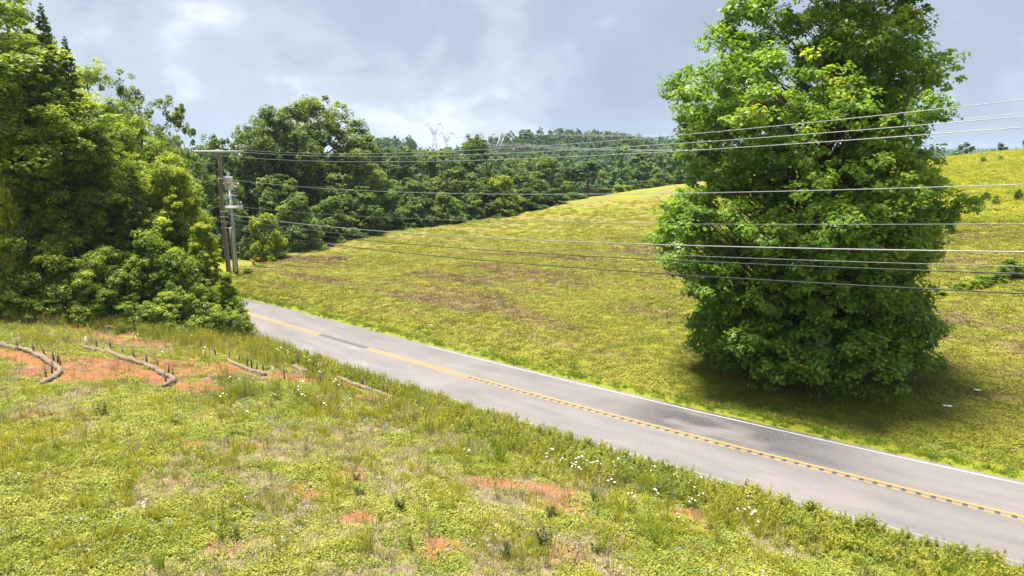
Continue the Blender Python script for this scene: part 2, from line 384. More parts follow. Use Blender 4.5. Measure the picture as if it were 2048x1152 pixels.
# masks of the ground cover (bare clay, dry stubble, brown patches, lush strips)
CLAY = [(215,742,5.2,1.5),(30,712,2.6,0.7),(140,722,2.4,0.8),(340,742,3.2,1.0),(500,744,2.6,0.7),(650,765,2.2,0.6),(760,800,1.4,0.5),(200,668,2.5,0.5),(90,722,2.8,0.8),(420,732,4.0,1.0),(600,758,3.0,0.7),(690,772,2.0,0.5),(245,682,3.0,0.7),(400,778,1.8,0.5),(480,700,2.0,0.5),(580,722,2.4,0.5),
        (330,722,2.2,0.6),(1075,975,1.1,0.5),(1010,968,1.2,0.5),(880,1095,0.7,0.55),(1385,1030,0.9,0.45),(1120,1008,0.7,0.45),(1400,1060,0.6,0.3),(300,760,2.6,0.6),
        (380,890,0.8,0.3),(700,955,0.6,0.3),(640,985,0.7,0.3),(1250,1080,0.5,0.25),(820,830,0.7,0.4),(1190,1040,0.5,0.3),(720,1035,0.6,0.25)]
CLAYW = [(hit(u, v), rx, ry) for u, v, rx, ry in CLAY]
def clay_mask(x, y):
    m = np.zeros(np.shape(x))
    for p_, rx, ry in CLAYW:
        m = np.maximum(m, np.exp(-((x-p_[0])/rx)**2-((y-p_[1])/(ry*1.6))**2))
    nz = fbm(x/0.9, y/0.9, 20, 4)
    m = sstep(0.30, 0.60, m*1.0+(nz-0.5)*1.15)
    sp = sstep(0.66, 0.76, fbm(x/1.7, y/1.7, 31, 4))
    return np.maximum(m*(0.86+0.14*sstep(23, 27, y)), sp*0.6)
def dry_mask(x, y): return sstep(0.45, 0.62, fbm(x/2.0+40, y/2.0, 25, 4))
def brown_mask(x, y):
    """brown stubble rows of the mown field: streaks that follow the mower, parallel to the road bend"""
    d, _, s_ = road_sd(np.ravel(x), np.ravel(y)); d = d.reshape(np.shape(x)); s_ = s_.reshape(np.shape(x))
    st = fbm(s_/9, d/1.5, 40, 4); pt = fbm(np.asarray(x)/13, np.asarray(y)/13, 44, 3)
    zone = np.maximum(gauss(np.asarray(x), np.asarray(y), -8, 55, 14, 12, -0.4), 0.45)
    zone = np.maximum(zone, 1.1*gauss(np.asarray(x), np.asarray(y), 21, 30, 6, 2.8, -0.6))
    return sstep(0.47, 0.64, st*0.62+pt*0.38+0.15*(zone-0.45)) * sstep(5.5, 9, d)
HIT_MEADOW = [hit(u, v) for u, v in ((1500,452),(1830,470),(1900,462),(1980,452),(2048,446))]
def meadow_mask(x, y):
    """uncut meadow above the mown field on the right"""
    e = np.interp(np.asarray(x), [20, 38, 50, 60, 75, 100], [135, 90, HIT_MEADOW[2][1]+0.5, HIT_MEADOW[3][1]+1, HIT_MEADOW[4][1]-2, 70])
    return sstep(-0.8, 0.8, np.asarray(y)-e+(fbm(np.asarray(x)/5, np.asarray(y)/5, 50, 2)-0.5)*3) * sstep(0.26, 0.36, np.asarray(x)/np.maximum(np.asarray(y), 1.0))

def axis(segs):
    out = [segs[0][0]]
    for a, b, st in segs:
        k = max(1, int(round((b-a)/st))); out += list(np.linspace(a, b, k+1)[1:])
    return np.array(out)
XS = axis([(-3500,-1200,120),(-1200,-400,35),(-400,-120,9),(-120,-60,1.8),(-60,-34,0.6),(-34,28,0.2),(28,70,0.55),(70,200,2.0),(200,500,10),(500,1200,35),(1200,3500,120)])
YS = axis([(-400,-60,30),(-60,0,5),(0,13,1.0),(13,48,0.2),(48,72,0.42),(72,130,1.0),(130,260,3.0),(260,800,10),(800,1400,35),(1400,4200,110)])
GX, GY = np.meshgrid(XS, YS); GZ = T(GX, GY)
gd, _, _ = road_sd(GX, GY); gd = gd.reshape(GX.shape)
idx = np.arange(GX.size).reshape(GX.shape)
quads = np.stack([idx[:-1, :-1], idx[:-1, 1:], idx[1:, 1:], idx[1:, :-1]], -1).reshape(-1, 4)
cx = (GX[:-1, :-1]+GX[1:, 1:]).ravel()/2; cyy = (GY[:-1, :-1]+GY[1:, 1:]).ravel()/2; cd = ((gd[:-1, :-1]+gd[1:, 1:])/2).ravel()
far_c = np.hypot(cx, cyy) > 262
near_c = (cd < 0) & ~far_c; field_c = (cd >= 0) & ~far_c
ALLV = np.stack([GX.ravel(), GY.ravel(), GZ.ravel()], 1)
def sub(name, sel, mat, att):
    q = quads[sel]; u, inv = np.unique(q, return_inverse=True); V = ALLV[u]
    return tag(link(name, mesh_np(name, V, inv.reshape(-1, 4), mat, True, {k: ('POINT', fn(V[:, 0], V[:, 1])) for k, fn in att.items()})), kind='structure')

def bank_mat():
    t = NT('bank_soil_and_turf'); p = t.pos()
    clay = t.attr('clay'); dry = t.attr('dry')
    n1 = t.noise(1.1, 6, 0.65, p); n2 = t.noise(14, 6, 0.72, p); n3 = t.noise(55, 4, 0.7, p)
    g = t.ramp(n2, [(0.30, (0.085, 0.080, 0.022)), (0.45, (0.190, 0.185, 0.028)), (0.60, (0.270, 0.255, 0.032)), (0.78, (0.340, 0.300, 0.080))])
    dr = t.ramp(n3, [(0.3, (0.155, 0.115, 0.075)), (0.55, (0.30, 0.235, 0.160)), (0.75, (0.43, 0.36, 0.26))])
    c = t.mix(t.math('MULTIPLY', dry, t.ramp(n1, [(0.35, 0.3), (0.6, 1.0)])), g, dr)
    cl = t.ramp(n2, [(0.25, (0.110, 0.040, 0.018)), (0.5, (0.265, 0.104, 0.046)), (0.72, (0.370, 0.185, 0.095))])
    cl = t.mix(t.ramp(n3, [(0.54, 0.0), (0.70, 0.65)]), cl, (0.37, 0.23, 0.13))
    cl = t.mix(t.ramp(t.noise(5.0, 5, 0.65, p), [(0.50, 0.0), (0.72, 0.5)]), cl, (0.30, 0.19, 0.10))
    c = t.mix(t.math('MULTIPLY', clay, t.ramp(n2, [(0.25, 0.75), (0.5, 1.0)])), c, cl)
    h = t.math('ADD', n2, t.math('MULTIPLY', n3, 0.5))
    return t.done(t.bsdf(c, 0.95, 0.1, nrm=t.bump(h, 0.8, 0.06)))
def field_mat():
    t = NT('mown_field_turf'); p = t.pos()
    br = t.attr('brown'); md = t.attr('meadow')
    n2 = t.noise(9, 6, 0.7, p); n3 = t.noise(38, 4, 0.7, p); n1 = t.noise(0.22, 5, 0.6, p)
    g = t.ramp(n2, [(0.30, (0.110, 0.110, 0.022)), (0.46, (0.195, 0.200, 0.022)), (0.62, (0.250, 0.255, 0.026)), (0.78, (0.310, 0.285, 0.055))])
    g = t.mix(t.ramp(n1, [(0.38, 0.0), (0.68, 0.55)]), g, (0.190, 0.225, 0.022))
    b = t.ramp(n3, [(0.28, (0.085, 0.048, 0.030)), (0.5, (0.190, 0.118, 0.072)), (0.72, (0.320, 0.235, 0.145))])
    c = t.mix(t.math('MULTIPLY', br, t.ramp(n2, [(0.3, 1.0), (0.62, 0.35)])), g, b)
    m = t.ramp(n2, [(0.3, (0.190, 0.200, 0.016)), (0.5, (0.300, 0.305, 0.020)), (0.72, (0.380, 0.350, 0.040))])
    c = t.mix(md, c, m)
    h = t.math('ADD', n2, t.math('MULTIPLY', n3, 0.4))
    return t.done(t.bsdf(c, 0.95, 0.1, nrm=t.bump(h, 0.9, 0.09)))
def hill_mat():
    t = NT('wooded_hill_ground'); n = t.noise(0.12, 6, 0.65, t.pos())
    return t.done(t.bsdf(t.ramp(n, [(0.3, (0.028, 0.045, 0.016)), (0.7, (0.055, 0.080, 0.028))]), 0.95, 0.1, nrm=t.bump(n, 1.0, 4.0)))
M['bank'] = bank_mat(); M['field'] = field_mat(); M['hill'] = hill_mat()
sub('ground', near_c, M['bank'], {'clay': clay_mask, 'dry': dry_mask})
sub('field', field_c, M['field'], {'brown': brown_mask, 'meadow': meadow_mask})
sub('far_hills', far_c, M['hill'], {})

# ------------------------------------------------------------------ road with its paint
def asphalt():
    t = NT('worn_asphalt'); p = t.pos(); s_ = t.attr('along'); d = t.attr('across')
    v = t.n('ShaderNodeCombineXYZ', {0: t.math('MULTIPLY', s_, 0.16), 1: d, 2: 0.0}).outputs[0]
    n1 = t.noise(1.3, 5, 0.6, v); n2 = t.noise(70, 3, 0.8, p); n4 = t.noise(0.35, 4, 0.55, p); n5 = t.noise(16, 4, 0.7, p)
    c = t.ramp(n2, [(0.30, (0.092, 0.086, 0.086)), (0.5, (0.166, 0.154, 0.152)), (0.72, (0.250, 0.232, 0.224))])
    c = t.mix(1.0, c, t.ramp(n1, [(0.30, 0.80), (0.55, 1.0), (0.75, 1.12)]), 'MULTIPLY')
    c = t.mix(1.0, c, t.ramp(n4, [(0.3, (0.86, 0.87, 0.90)), (0.7, (1.08, 1.04, 1.01))]), 'MULTIPLY')
    st = t.attr('dark_stretch')                                   # blotchy darker colour along one stretch of the field-side lane
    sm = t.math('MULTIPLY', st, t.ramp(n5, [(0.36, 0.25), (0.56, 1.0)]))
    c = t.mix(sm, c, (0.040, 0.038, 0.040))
    return t.done(t.bsdf(c, 0.82, 0.3, nrm=t.bump(n2, 0.35, 0.01)))
M['asphalt'] = asphalt()
def paint(name, col, worn):
    t = NT(name); p = t.pos(); n1 = t.noise(22, 5, 0.7, p); n2 = t.noise(1.2, 3, 0.6, p)
    w = t.math('MULTIPLY', t.ramp(n1, [(0.42, 1.0), (0.62, 0.0)]), t.ramp(n2, [(0.3, worn), (0.75, worn*0.3)]))
    return t.done(t.bsdf(t.mix(w, col, (0.17, 0.16, 0.155)), 0.7, 0.3))
M['yellow_paint'] = paint('yellow_paint', (0.52, 0.25, 0.022), 0.6)
M['white_paint'] = paint('white_paint', (0.46, 0.46, 0.45), 0.85)
M['faded_paint'] = paint('faded_white_paint', (0.24, 0.23, 0.22), 1.0)
M['groove'] = plain('groove_asphalt', (0.050, 0.047, 0.044), 0.9, var=0.4, scale=20)
def ribbon(name, d0, d1, dz, mat, parent=None, s0=None, s1=None, nacross=2, jag=0.0, attrs=False):
    sel = np.ones(len(ROAD_S), bool)
    if s0 is not None: sel &= ROAD_S >= s0
    if s1 is not None: sel &= ROAD_S <= s1
    R, Nn, S = ROAD[sel], RN[sel], ROAD_S[sel]; m = len(R); da = np.linspace(d0, d1, nacross)
    V = np.empty((m, nacross, 3))
    for k, dd in enumerate(da):
        off = dd+(jag*(fbm(S/0.8, S*0+k, 55, 3)-0.5) if k in (0, nacross-1) else 0)
        V[:, k, 0] = R[:, 0]+Nn[:, 0]*off; V[:, k, 1] = R[:, 1]+Nn[:, 1]*off
        V[:, k, 2] = R[:, 2]+dz+0.05*(1-(dd/ROAD_W)**2)
    i, j = np.meshgrid(np.arange(m-1), np.arange(nacross-1), indexing='ij')
    Fq = np.stack([i*nacross+j, (i+1)*nacross+j, (i+1)*nacross+j+1, i*nacross+j+1], -1).reshape(-1, 4)
    V = V.reshape(-1, 3)
    at = None
    if attrs:
        Sg = np.repeat(S, nacross); Dg = np.tile(da, m)
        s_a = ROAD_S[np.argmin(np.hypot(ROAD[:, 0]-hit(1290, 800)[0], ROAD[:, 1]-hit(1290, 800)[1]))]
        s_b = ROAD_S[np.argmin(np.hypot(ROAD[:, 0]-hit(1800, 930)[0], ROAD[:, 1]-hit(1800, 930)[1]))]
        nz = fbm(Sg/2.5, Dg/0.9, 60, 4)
        dkn = sstep(s_a-1.0, s_a+2.5, Sg)*(1-sstep(s_b-6, s_b+2, Sg))*sstep(-0.1, 0.7, Dg)*sstep(0.34, 0.56, nz+0.1)
        at = {'along': ('POINT', Sg), 'across': ('POINT', Dg), 'dark_stretch': ('POINT', dkn)}
    n_up = np.cross(V[Fq[0, 1]]-V[Fq[0, 0]], V[Fq[0, 2]]-V[Fq[0, 1]])
    if n_up[2] < 0: Fq = Fq[:, ::-1]
    return link(name, mesh_np(name, V, Fq, mat, True, at), parent)
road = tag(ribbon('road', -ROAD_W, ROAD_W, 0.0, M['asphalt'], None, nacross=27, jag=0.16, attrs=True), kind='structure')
i_w = np.argmin(np.hypot(ROAD[:, 0]-hit(840, 697)[0], ROAD[:, 1]-hit(840, 697)[1]))
ribbon('edge_line', 2.88, 2.97, 0.008, M['white_paint'], road, ROAD_S[i_w], None)
ribbon('edge_line', -2.97, -2.88, 0.008, M['faded_paint'], road, nacross=2)
i_a = np.argmin(np.hypot(ROAD[:, 0]-hit(640, 672)[0], ROAD[:, 1]-hit(640, 672)[1])); i_b = np.argmin(np.hypot(ROAD[:, 0]-hit(738, 698)[0], ROAD[:, 1]-hit(738, 698)[1]))
ribbon('centre_line', 0.08, 0.20, 0.008, M['yellow_paint'], road, 0, ROAD_S[min(i_a, i_b)])
ribbon('centre_line', 0.08, 0.20, 0.008, M['yellow_paint'], road, ROAD_S[max(i_a, i_b)], None)
ribbon('patch', -0.20, 0.22, 0.005, plain('patch_asphalt', (0.085, 0.085, 0.085), 0.85, var=0.3, scale=15), road, ROAD_S[min(i_a, i_b)], ROAD_S[max(i_a, i_b)])
ribbon('centre_line', -0.20, -0.08, 0.008, M['yellow_paint'], road, 0, ROAD_S[min(i_a, i_b)])
i_c = np.argmin(np.hypot(ROAD[:, 0]-hit(930, 753)[0], ROAD[:, 1]-hit(930, 753)[1]))
up = 1 if i_c > i_a else -1
s_lo, s_hi = (ROAD_S[i_b], ROAD_S[i_c]) if up > 0 else (ROAD_S[i_c], ROAD_S[i_b])
ribbon('centre_line', -0.20, -0.08, 0.008, M['yellow_paint'], road, s_lo, s_hi)
dash_me = groove_me = None
s_q = s_hi+0.25
i_end = np.argmin(np.hypot(ROAD[:, 0]-19.5, ROAD[:, 1]-18.5))
while s_q < ROAD_S[i_end]:
    for nm, dd, ds, w_, l_, mt in (('dash', -0.16, 0.0, 0.10, 0.26, 'yellow_paint'), ('rumble_groove', -0.02, 0.22, 0.17, 0.15, 'groove')):
        k = min(int(np.searchsorted(ROAD_S, s_q+ds)), len(ROAD_S)-1)
        fr = (s_q+ds-ROAD_S[k-1])/0.5; p_ = ROAD[k-1]*(1-fr)+ROAD[k]*fr
        me = dash_me if nm == 'dash' else groove_me
        if me is None:
            e = 0.012
            me = mesh_np(nm, [(-l_/2,-w_/2+e,0),(l_/2-e,-w_/2,0),(l_/2,w_/2-e,0),(-l_/2+e,w_/2,0)], [[0,1,2,3]], M[mt])
            if nm == 'dash': dash_me = me
            else: groove_me = me
        o = link(nm, me, road, (p_[0]+RN[k, 0]*dd, p_[1]+RN[k, 1]*dd, p_[2]+0.05*(1-(dd/ROAD_W)**2)+(0.009 if nm == 'dash' else 0.006)))
        o.rotation_euler = (0, 0, math.atan2(RT[k, 1], RT[k, 0]))
    s_q += 0.44

# ------------------------------------------------------------------ trees
def leaves(name, C, N, size, tint, mat, rng, aspect=0.62, parent=None, fold=0.12):
    n = len(C); N = N/(np.linalg.norm(N, axis=1)[:, None]+1e-9)
    R = rng.normal(size=(n, 3)); A = np.cross(N, R); A /= np.linalg.norm(A, axis=1)[:, None]+1e-9; B = np.cross(N, A)
    s = np.broadcast_to(size, (n,))[:, None]
    V = np.stack([C-A*s*0.5, C+B*s*aspect*0.5+N*s*fold+A*s*0.08, C+A*s*0.5, C-B*s*aspect*0.5+N*s*fold+A*s*0.08], 1).reshape(-1, 3)
    return mesh_np(name, V, np.arange(4*n).reshape(-1, 4), mat, False, {'tint': ('FACE', np.clip(tint, 0, 1))})
def sph(rng, n, zb=0.0):
    d = rng.normal(size=(n, 3)); d[:, 2] += zb; return d/np.linalg.norm(d, axis=1)[:, None]
def make_tree(seed, h, base, prof, ntwig, nleaf, leaf, mat, bark='bark', nlobe=40, lobe_r=0.17, twig_r=0.075, trunk_r=None, shell=0.45, asym=None, twig_flat=0.65,
              lean=(0, 0), branches=True, lobes_wob=0.22, spread=1.0, squash=0.8, upn=0.75, low=0):
    """returns (trunk mesh, crown mesh); prof = [(t, r)] crown radius over crown height t, base = crown start height"""
    rng = np.random.RandomState(seed); tt, rr = np.array(prof).T; W_ = rr.max()
    zs = np.linspace(0, 1, 60); w = np.interp(zs, tt, rr)**1.6+0.02; w /= w.sum()
    t = rng.choice(zs, nlobe, p=w)+rng.uniform(-.008, .008, nlobe)
    if low: t[-low:] = rng.uniform(0.02, 0.34, low)
    t = np.clip(t, 0, 1)
    ang = np.arange(nlobe)*2.39996+rng.uniform(-.5, .5, nlobe)
    wob = 1+lobes_wob*np.sin(3*ang+seed)*np.sin(5*t*3+seed*0.7)+rng.uniform(-lobes_wob, lobes_wob*0.6, nlobe)
    R = np.interp(t, tt, rr)*wob
    if asym is not None:                       # (left, right) profiles: photo-left is -x, photo-right is +x
        ta, la, ra = np.array(asym).T; l_ = np.interp(t, ta, la); r_ = np.interp(t, ta, ra)
        cxm = (np.cos(ang)+1)/2; R = (l_*(1-cxm)+r_*cxm)*(1.08-0.14*rng.rand(nlobe))
    lr = W_*lobe_r*rng.uniform(0.75, 1.3, nlobe)
    rf = rng.uniform(0, 1, nlobe)**shell
    if low: rf[-low:] = rng.uniform(0.8, 1.0, low)
    rad = np.maximum(R-lr*0.85, 0.05*R)*rf
    z = base+t*(h-base); LC = np.stack([np.cos(ang)*rad, np.sin(ang)*rad, z], 1)
    LC[:, 2] = np.minimum(LC[:, 2], h-lr*0.5)
    LC[:, 0] += lean[0]*(LC[:, 2]/h)**1.3; LC[:, 1] += lean[1]*(LC[:, 2]/h)**1.3
    # twigs on the lobes
    li = rng.randint(0, nlobe, ntwig); d = sph(rng, ntwig, 0.35)
    out = LC[li]*np.array([1, 1, 0]); out /= np.linalg.norm(out, axis=1)[:, None]+1e-6; d = d+out*0.35; d /= np.linalg.norm(d, axis=1)[:, None]
    TC = LC[li]+d*lr[li][:, None]*rng.uniform(0.5, 1.12, ntwig)[:, None]*np.array([spread, spread, squash])
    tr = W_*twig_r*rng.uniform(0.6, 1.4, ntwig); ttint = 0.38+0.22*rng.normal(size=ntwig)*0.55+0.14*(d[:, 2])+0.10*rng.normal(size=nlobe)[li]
    k = rng.randint(0, ntwig, nleaf); e = sph(rng, nleaf, 0.25)
    C = TC[k]+e*(tr[k]*rng.uniform(0.2, 1.0, nleaf)**0.6)[:, None]*np.array([1, 1, twig_flat])
    N = e*0.40+d[k]*0.30+np.array([0, 0, upn])+rng.normal(size=(nleaf, 3))*0.42
    C[:, 2] = np.maximum(C[:, 2], 0.05)
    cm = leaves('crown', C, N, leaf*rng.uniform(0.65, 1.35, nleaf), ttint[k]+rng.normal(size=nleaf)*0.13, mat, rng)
    mb = MB(); tr0 = trunk_r or h*0.018; top = 0.9*h
    kz = np.linspace(0, 1, 9); wx = np.cumsum(rng.normal(size=9))*0.012*h*0.5; wy = np.cumsum(rng.normal(size=9))*0.012*h*0.5; wx[0] = wy[0] = 0
    TP = np.stack([lean[0]*(kz*0.9)**1.3+wx*kz, lean[1]*(kz*0.9)**1.3+wy*kz, kz*top], 1); TP[0, 2] = -0.5
    trr = tr0*(1-0.85*kz)*np.r_[1.35, 1.05, np.ones(7)]
    mb.tube(TP, trr, 8)
    if branches:
        for i in range(nlobe):
            q = LC[i]; hr = math.hypot(q[0]-lean[0]*(q[2]/h)**1.3, q[1]-lean[1]*(q[2]/h)**1.3)
            z0 = max(min(q[2]-0.55*hr-0.05*h, top*0.97), base*0.6+0.02*h); f_ = z0/top
            p0 = np.array([np.interp(z0, TP[:, 2], TP[:, 0]), np.interp(z0, TP[:, 2], TP[:, 1]), z0])
            m1 = p0*0.55+q*0.45+np.array([0, 0, -0.06*hr])+rng.normal(size=3)*0.03*hr
            r0 = np.interp(z0, TP[:, 2], trr)*(0.5 if nlobe < 100 else 0.26)
            mb.tube([p0, m1, q*0.92+m1*0.08, q+(q-m1)*0.25], [r0, r0*0.6, r0*0.32, r0*0.1], 5, cap=False)
    tm = mesh_np('trunk', np.vstack(mb.V), np.vstack(mb.F), M[bark], True)
    return tm, cm
def make_cedar(seed, h, rmax, nbr, nleaf, leaf, mat, base=0.06, power=0.85, droop=0.15, bark='bark'):
    rng = np.random.RandomState(seed); t = rng.uniform(base, 1.0, nbr)**0.9; ang = rng.uniform(0, 2*np.pi, nbr)
    L = rmax*(1-t)**power*rng.uniform(0.65, 1.15, nbr)+0.12
    k = rng.choice(nbr, nleaf, p=(L**1.3)/(L**1.3).sum()); f = rng.uniform(0.12, 1.0, nleaf)**0.7
    a = ang[k]; u = np.stack([np.cos(a), np.sin(a)], 1); sd_ = rng.normal(size=nleaf)*0.10*L[k]*(1.15-f)+rng.normal(size=nleaf)*0.03
    C = np.empty((nleaf, 3)); C[:, :2] = u*(f*L[k])[:, None]+np.stack([-u[:, 1], u[:, 0]], 1)*sd_[:, None]
    C[:, 2] = t[k]*h+f*L[k]*(0.28-droop*f)+rng.normal(size=nleaf)*0.05*L[k]
    C[:, 2] = np.clip(C[:, 2], 0.05, h*1.02)
    N = np.c_[u*0.5, np.full(nleaf, 0.6)]+rng.normal(size=(nleaf, 3))*0.6
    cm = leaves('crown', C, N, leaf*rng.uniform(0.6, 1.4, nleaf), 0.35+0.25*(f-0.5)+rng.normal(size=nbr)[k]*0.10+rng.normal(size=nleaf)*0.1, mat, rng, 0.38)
    mb = MB(); mb.tube([(0, 0, -0.4), (0.03, 0, h*0.5), (0, 0.03, h)], [h*0.016, h*0.010, 0.01], 7)
    for i in range(nbr):
        p0 = np.array([0, 0, t[i]*h]); q = np.array([np.cos(ang[i])*L[i]*0.8, np.sin(ang[i])*L[i]*0.8, t[i]*h+L[i]*0.8*(0.28-droop*0.8)])
        mb.tube([p0, (p0+q)/2, q], [0.02+0.006*L[i], 0.015, 0.006], 4, cap=False)
    return mesh_np('trunk', np.vstack(mb.V), np.vstack(mb.F), M[bark], True), cm
def place(name, meshes, loc, sc, rz, label, cat, group):
    o = empty(name, loc); o.rotation_euler = (0, 0, rz); o.scale = sc if isinstance(sc, tuple) else (sc, sc, sc)
    link('trunk', meshes[0], o); link('crown', meshes[1], o)
    return tag(o, label, cat, group)

# the big roadside tree
bt = hit(1612, 738)
lay = [(0,1468,1735),(30,1480,1745),(740,1480,1735),(715,1405,1825),(690,1372,1850),(650,1362,1868),(620,1395,1842),(595,1400,1815),(570,1345,1800),(545,1310,1800),(500,1292,1828),
       (450,1305,1842),(415,1335,1902),(385,1350,1905),(350,1345,1888),(310,1338,1862),(270,1330,1862),(220,1328,1885),(170,1335,1888),(130,1370,1842),(80,1385,1836),(30,1430,1845),(0,1445,1846)]
H_BIG = 25.0
rows = []
for v, l_, r_ in lay[2:]:
    zc_ = at_y(1612, v, bt[1])[2]; rows.append((np.clip((zc_-bt[2]-0.3)/(H_BIG-0.3), 0, 1), bt[0]-at_y(l_, v, bt[1])[0], at_y(r_, v, bt[1])[0]-bt[0]))
rows += [(0.82, 4.4, 5.0), (0.90, 3.4, 3.8), (0.96, 2.2, 2.4), (1.0, 0.8, 0.8)]
rows = sorted(rows)
prof = [(a, (b+c_)/2) for a, b, c_ in rows]
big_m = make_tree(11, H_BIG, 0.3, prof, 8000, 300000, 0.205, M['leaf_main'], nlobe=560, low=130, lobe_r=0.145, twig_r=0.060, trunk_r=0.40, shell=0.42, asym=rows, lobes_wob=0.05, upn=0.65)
place('shade_tree', big_m, tuple(bt), 1.0, 0.0, 'tall bright green tree with foliage to the ground beside the road', 'tree', None)

# prototypes
RP = [(0, 0.45), (0.15, 0.85), (0.4, 1.0), (0.65, 0.85), (0.85, 0.5), (1, 0.1)]
def S_(pr, w): return [(a, b*w) for a, b in pr]
ROUND = RP; TALL = [(0, 0.55), (0.2, 0.9), (0.5, 1.0), (0.75, 0.75), (0.92, 0.4), (1, 0.1)]; DOME = [(0, 1.0), (0.3, 1.0), (0.6, 0.82), (0.85, 0.5), (1, 0.12)]
SPREAD = [(0, 0.5), (0.25, 0.95), (0.5, 1.0), (0.75, 0.85), (0.92, 0.5), (1, 0.15)]
PR = {}
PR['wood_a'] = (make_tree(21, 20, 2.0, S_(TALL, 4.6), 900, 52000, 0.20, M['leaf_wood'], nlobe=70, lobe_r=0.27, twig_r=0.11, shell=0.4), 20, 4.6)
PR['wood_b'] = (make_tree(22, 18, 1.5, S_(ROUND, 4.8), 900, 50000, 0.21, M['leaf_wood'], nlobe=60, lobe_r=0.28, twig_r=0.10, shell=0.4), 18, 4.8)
PR['wood_c'] = (make_tree(23, 17, 4.0, S_(SPREAD, 4.4), 420, 20000, 0.22, M['leaf_oak'], nlobe=42, lobe_r=0.24, twig_r=0.10, shell=0.35, lobes_wob=0.45), 17, 4.4)
PR['vine'] = (make_tree(24, 10, 0.1, S_([(0, 1.0), (0.25, 0.95), (0.5, 0.72), (0.75, 0.5), (0.92, 0.3), (1, 0.12)], 3.2), 800, 42000, 0.17, M['leaf_vine'], nlobe=70, lobe_r=0.25, twig_r=0.10, shell=0.3), 10, 3.2)
PR['shrub_a'] = (make_tree(25, 5, 0.1, S_(DOME, 2.7), 420, 22000, 0.15, M['leaf_shrub'], nlobe=36, lobe_r=0.30, twig_r=0.13, shell=0.35), 5, 2.7)
PR['shrub_b'] = (make_tree(26, 4, 0.1, S_(ROUND, 2.4), 300, 15000, 0.15, M['leaf_wood'], nlobe=26, lobe_r=0.32, twig_r=0.14, shell=0.35), 4, 2.4)
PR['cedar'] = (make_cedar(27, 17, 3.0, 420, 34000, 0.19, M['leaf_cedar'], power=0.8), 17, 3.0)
PR['line_a'] = (make_tree(31, 16, 1.0, S_(ROUND, 5.2), 420, 15000, 0.42, M['leaf_line'], nlobe=46, lobe_r=0.28, twig_r=0.11, twig_flat=0.95, squash=0.95, upn=0.5, shell=0.35), 16, 5.2)
PR['line_b'] = (make_tree(32, 14, 0.6, S_(DOME, 4.6), 420, 14000, 0.40, M['leaf_line'], nlobe=40, lobe_r=0.30, twig_r=0.12, twig_flat=0.95, squash=0.95, upn=0.5, shell=0.35), 14, 4.6)
PR['line_c'] = (make_tree(33, 8, 0.2, S_(DOME, 4.0), 340, 11000, 0.34, M['leaf_line'], nlobe=34, lobe_r=0.30, twig_r=0.13, twig_flat=0.95, squash=0.95, upn=0.5, shell=0.35), 8, 4.0)
PR['line_y'] = (make_tree(34, 8, 0.2, S_(DOME, 4.0), 360, 11000, 0.34, M['leaf_vine'], nlobe=34, lobe_r=0.30, twig_r=0.13, twig_flat=0.95, squash=0.95, upn=0.5, shell=0.35), 8, 4.0)
PR['oak'] = (make_tree(35, 21, 4.0, S_(SPREAD, 9.5), 900, 36000, 0.40, M['leaf_oak'], nlobe=80, lobe_r=0.17, twig_r=0.075, twig_flat=0.95, squash=0.95, upn=0.5, shell=0.5, trunk_r=0.55, lobes_wob=0.25), 21, 9.5)
PR['pale'] = (make_tree(36, 16, 4.0, S_(TALL, 3.8), 220, 5200, 0.42, M['leaf_oak'], 'bark_pale', nlobe=26, lobe_r=0.25, twig_r=0.11, shell=0.4, lobes_wob=0.4, trunk_r=0.34), 16, 3.8)
PR['pine'] = (make_tree(37, 18, 9.5, S_([(0, 0.4), (0.3, 0.9), (0.6, 1.0), (0.85, 0.7), (1, 0.2)], 3.3), 260, 7500, 0.36, M['leaf_pine'], nlobe=26, lobe_r=0.30, twig_r=0.13, shell=0.5, twig_flat=0.45), 18, 3.3)
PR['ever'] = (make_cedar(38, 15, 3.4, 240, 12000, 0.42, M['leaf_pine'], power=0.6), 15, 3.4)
PR['far_a'] = (make_tree(41, 16, 0.5, S_(ROUND, 6.0), 110, 3600, 0.78, M['leaf_far'], nlobe=26, lobe_r=0.32, twig_r=0.14, twig_flat=0.95, squash=0.95, upn=0.5, shell=0.35, branches=False), 16, 6.0)
PR['far_b'] = (make_tree(42, 15, 0.5, S_(DOME, 5.6), 110, 3600, 0.78, M['leaf_far'], nlobe=24, lobe_r=0.32, twig_r=0.14, twig_flat=0.95, squash=0.95, upn=0.5, shell=0.35, branches=False), 15, 5.6)
PR['far_c'] = (make_tree(43, 17, 0.5, S_(TALL, 5.0), 110, 3600, 0.78, M['leaf_line'], nlobe=26, lobe_r=0.32, twig_r=0.14, twig_flat=0.95, squash=0.95, upn=0.5, shell=0.35, branches=False), 17, 5.0)
RNG = random.Random(3)
def stand(kind, u, Y, vtop, wpx, name, label, cat, group, z=None, sink=0.0, rz=None):
    """a tree of prototype kind at distance Y in photo column u; height from its top row, width from its crown's width"""
    me, h0, r0 = PR[kind]; top = at_y(u, vtop, Y); g = T1(top[0], Y)-sink
    h = max(top[2]-g, 1.0); w = wpx*Y/F_PX/2
    rz = RNG.uniform(0, 6.28) if rz is None else rz
    return place(name, me, (top[0], Y, g), (w/r0, w/r0, h/h0), rz, label, cat, group)

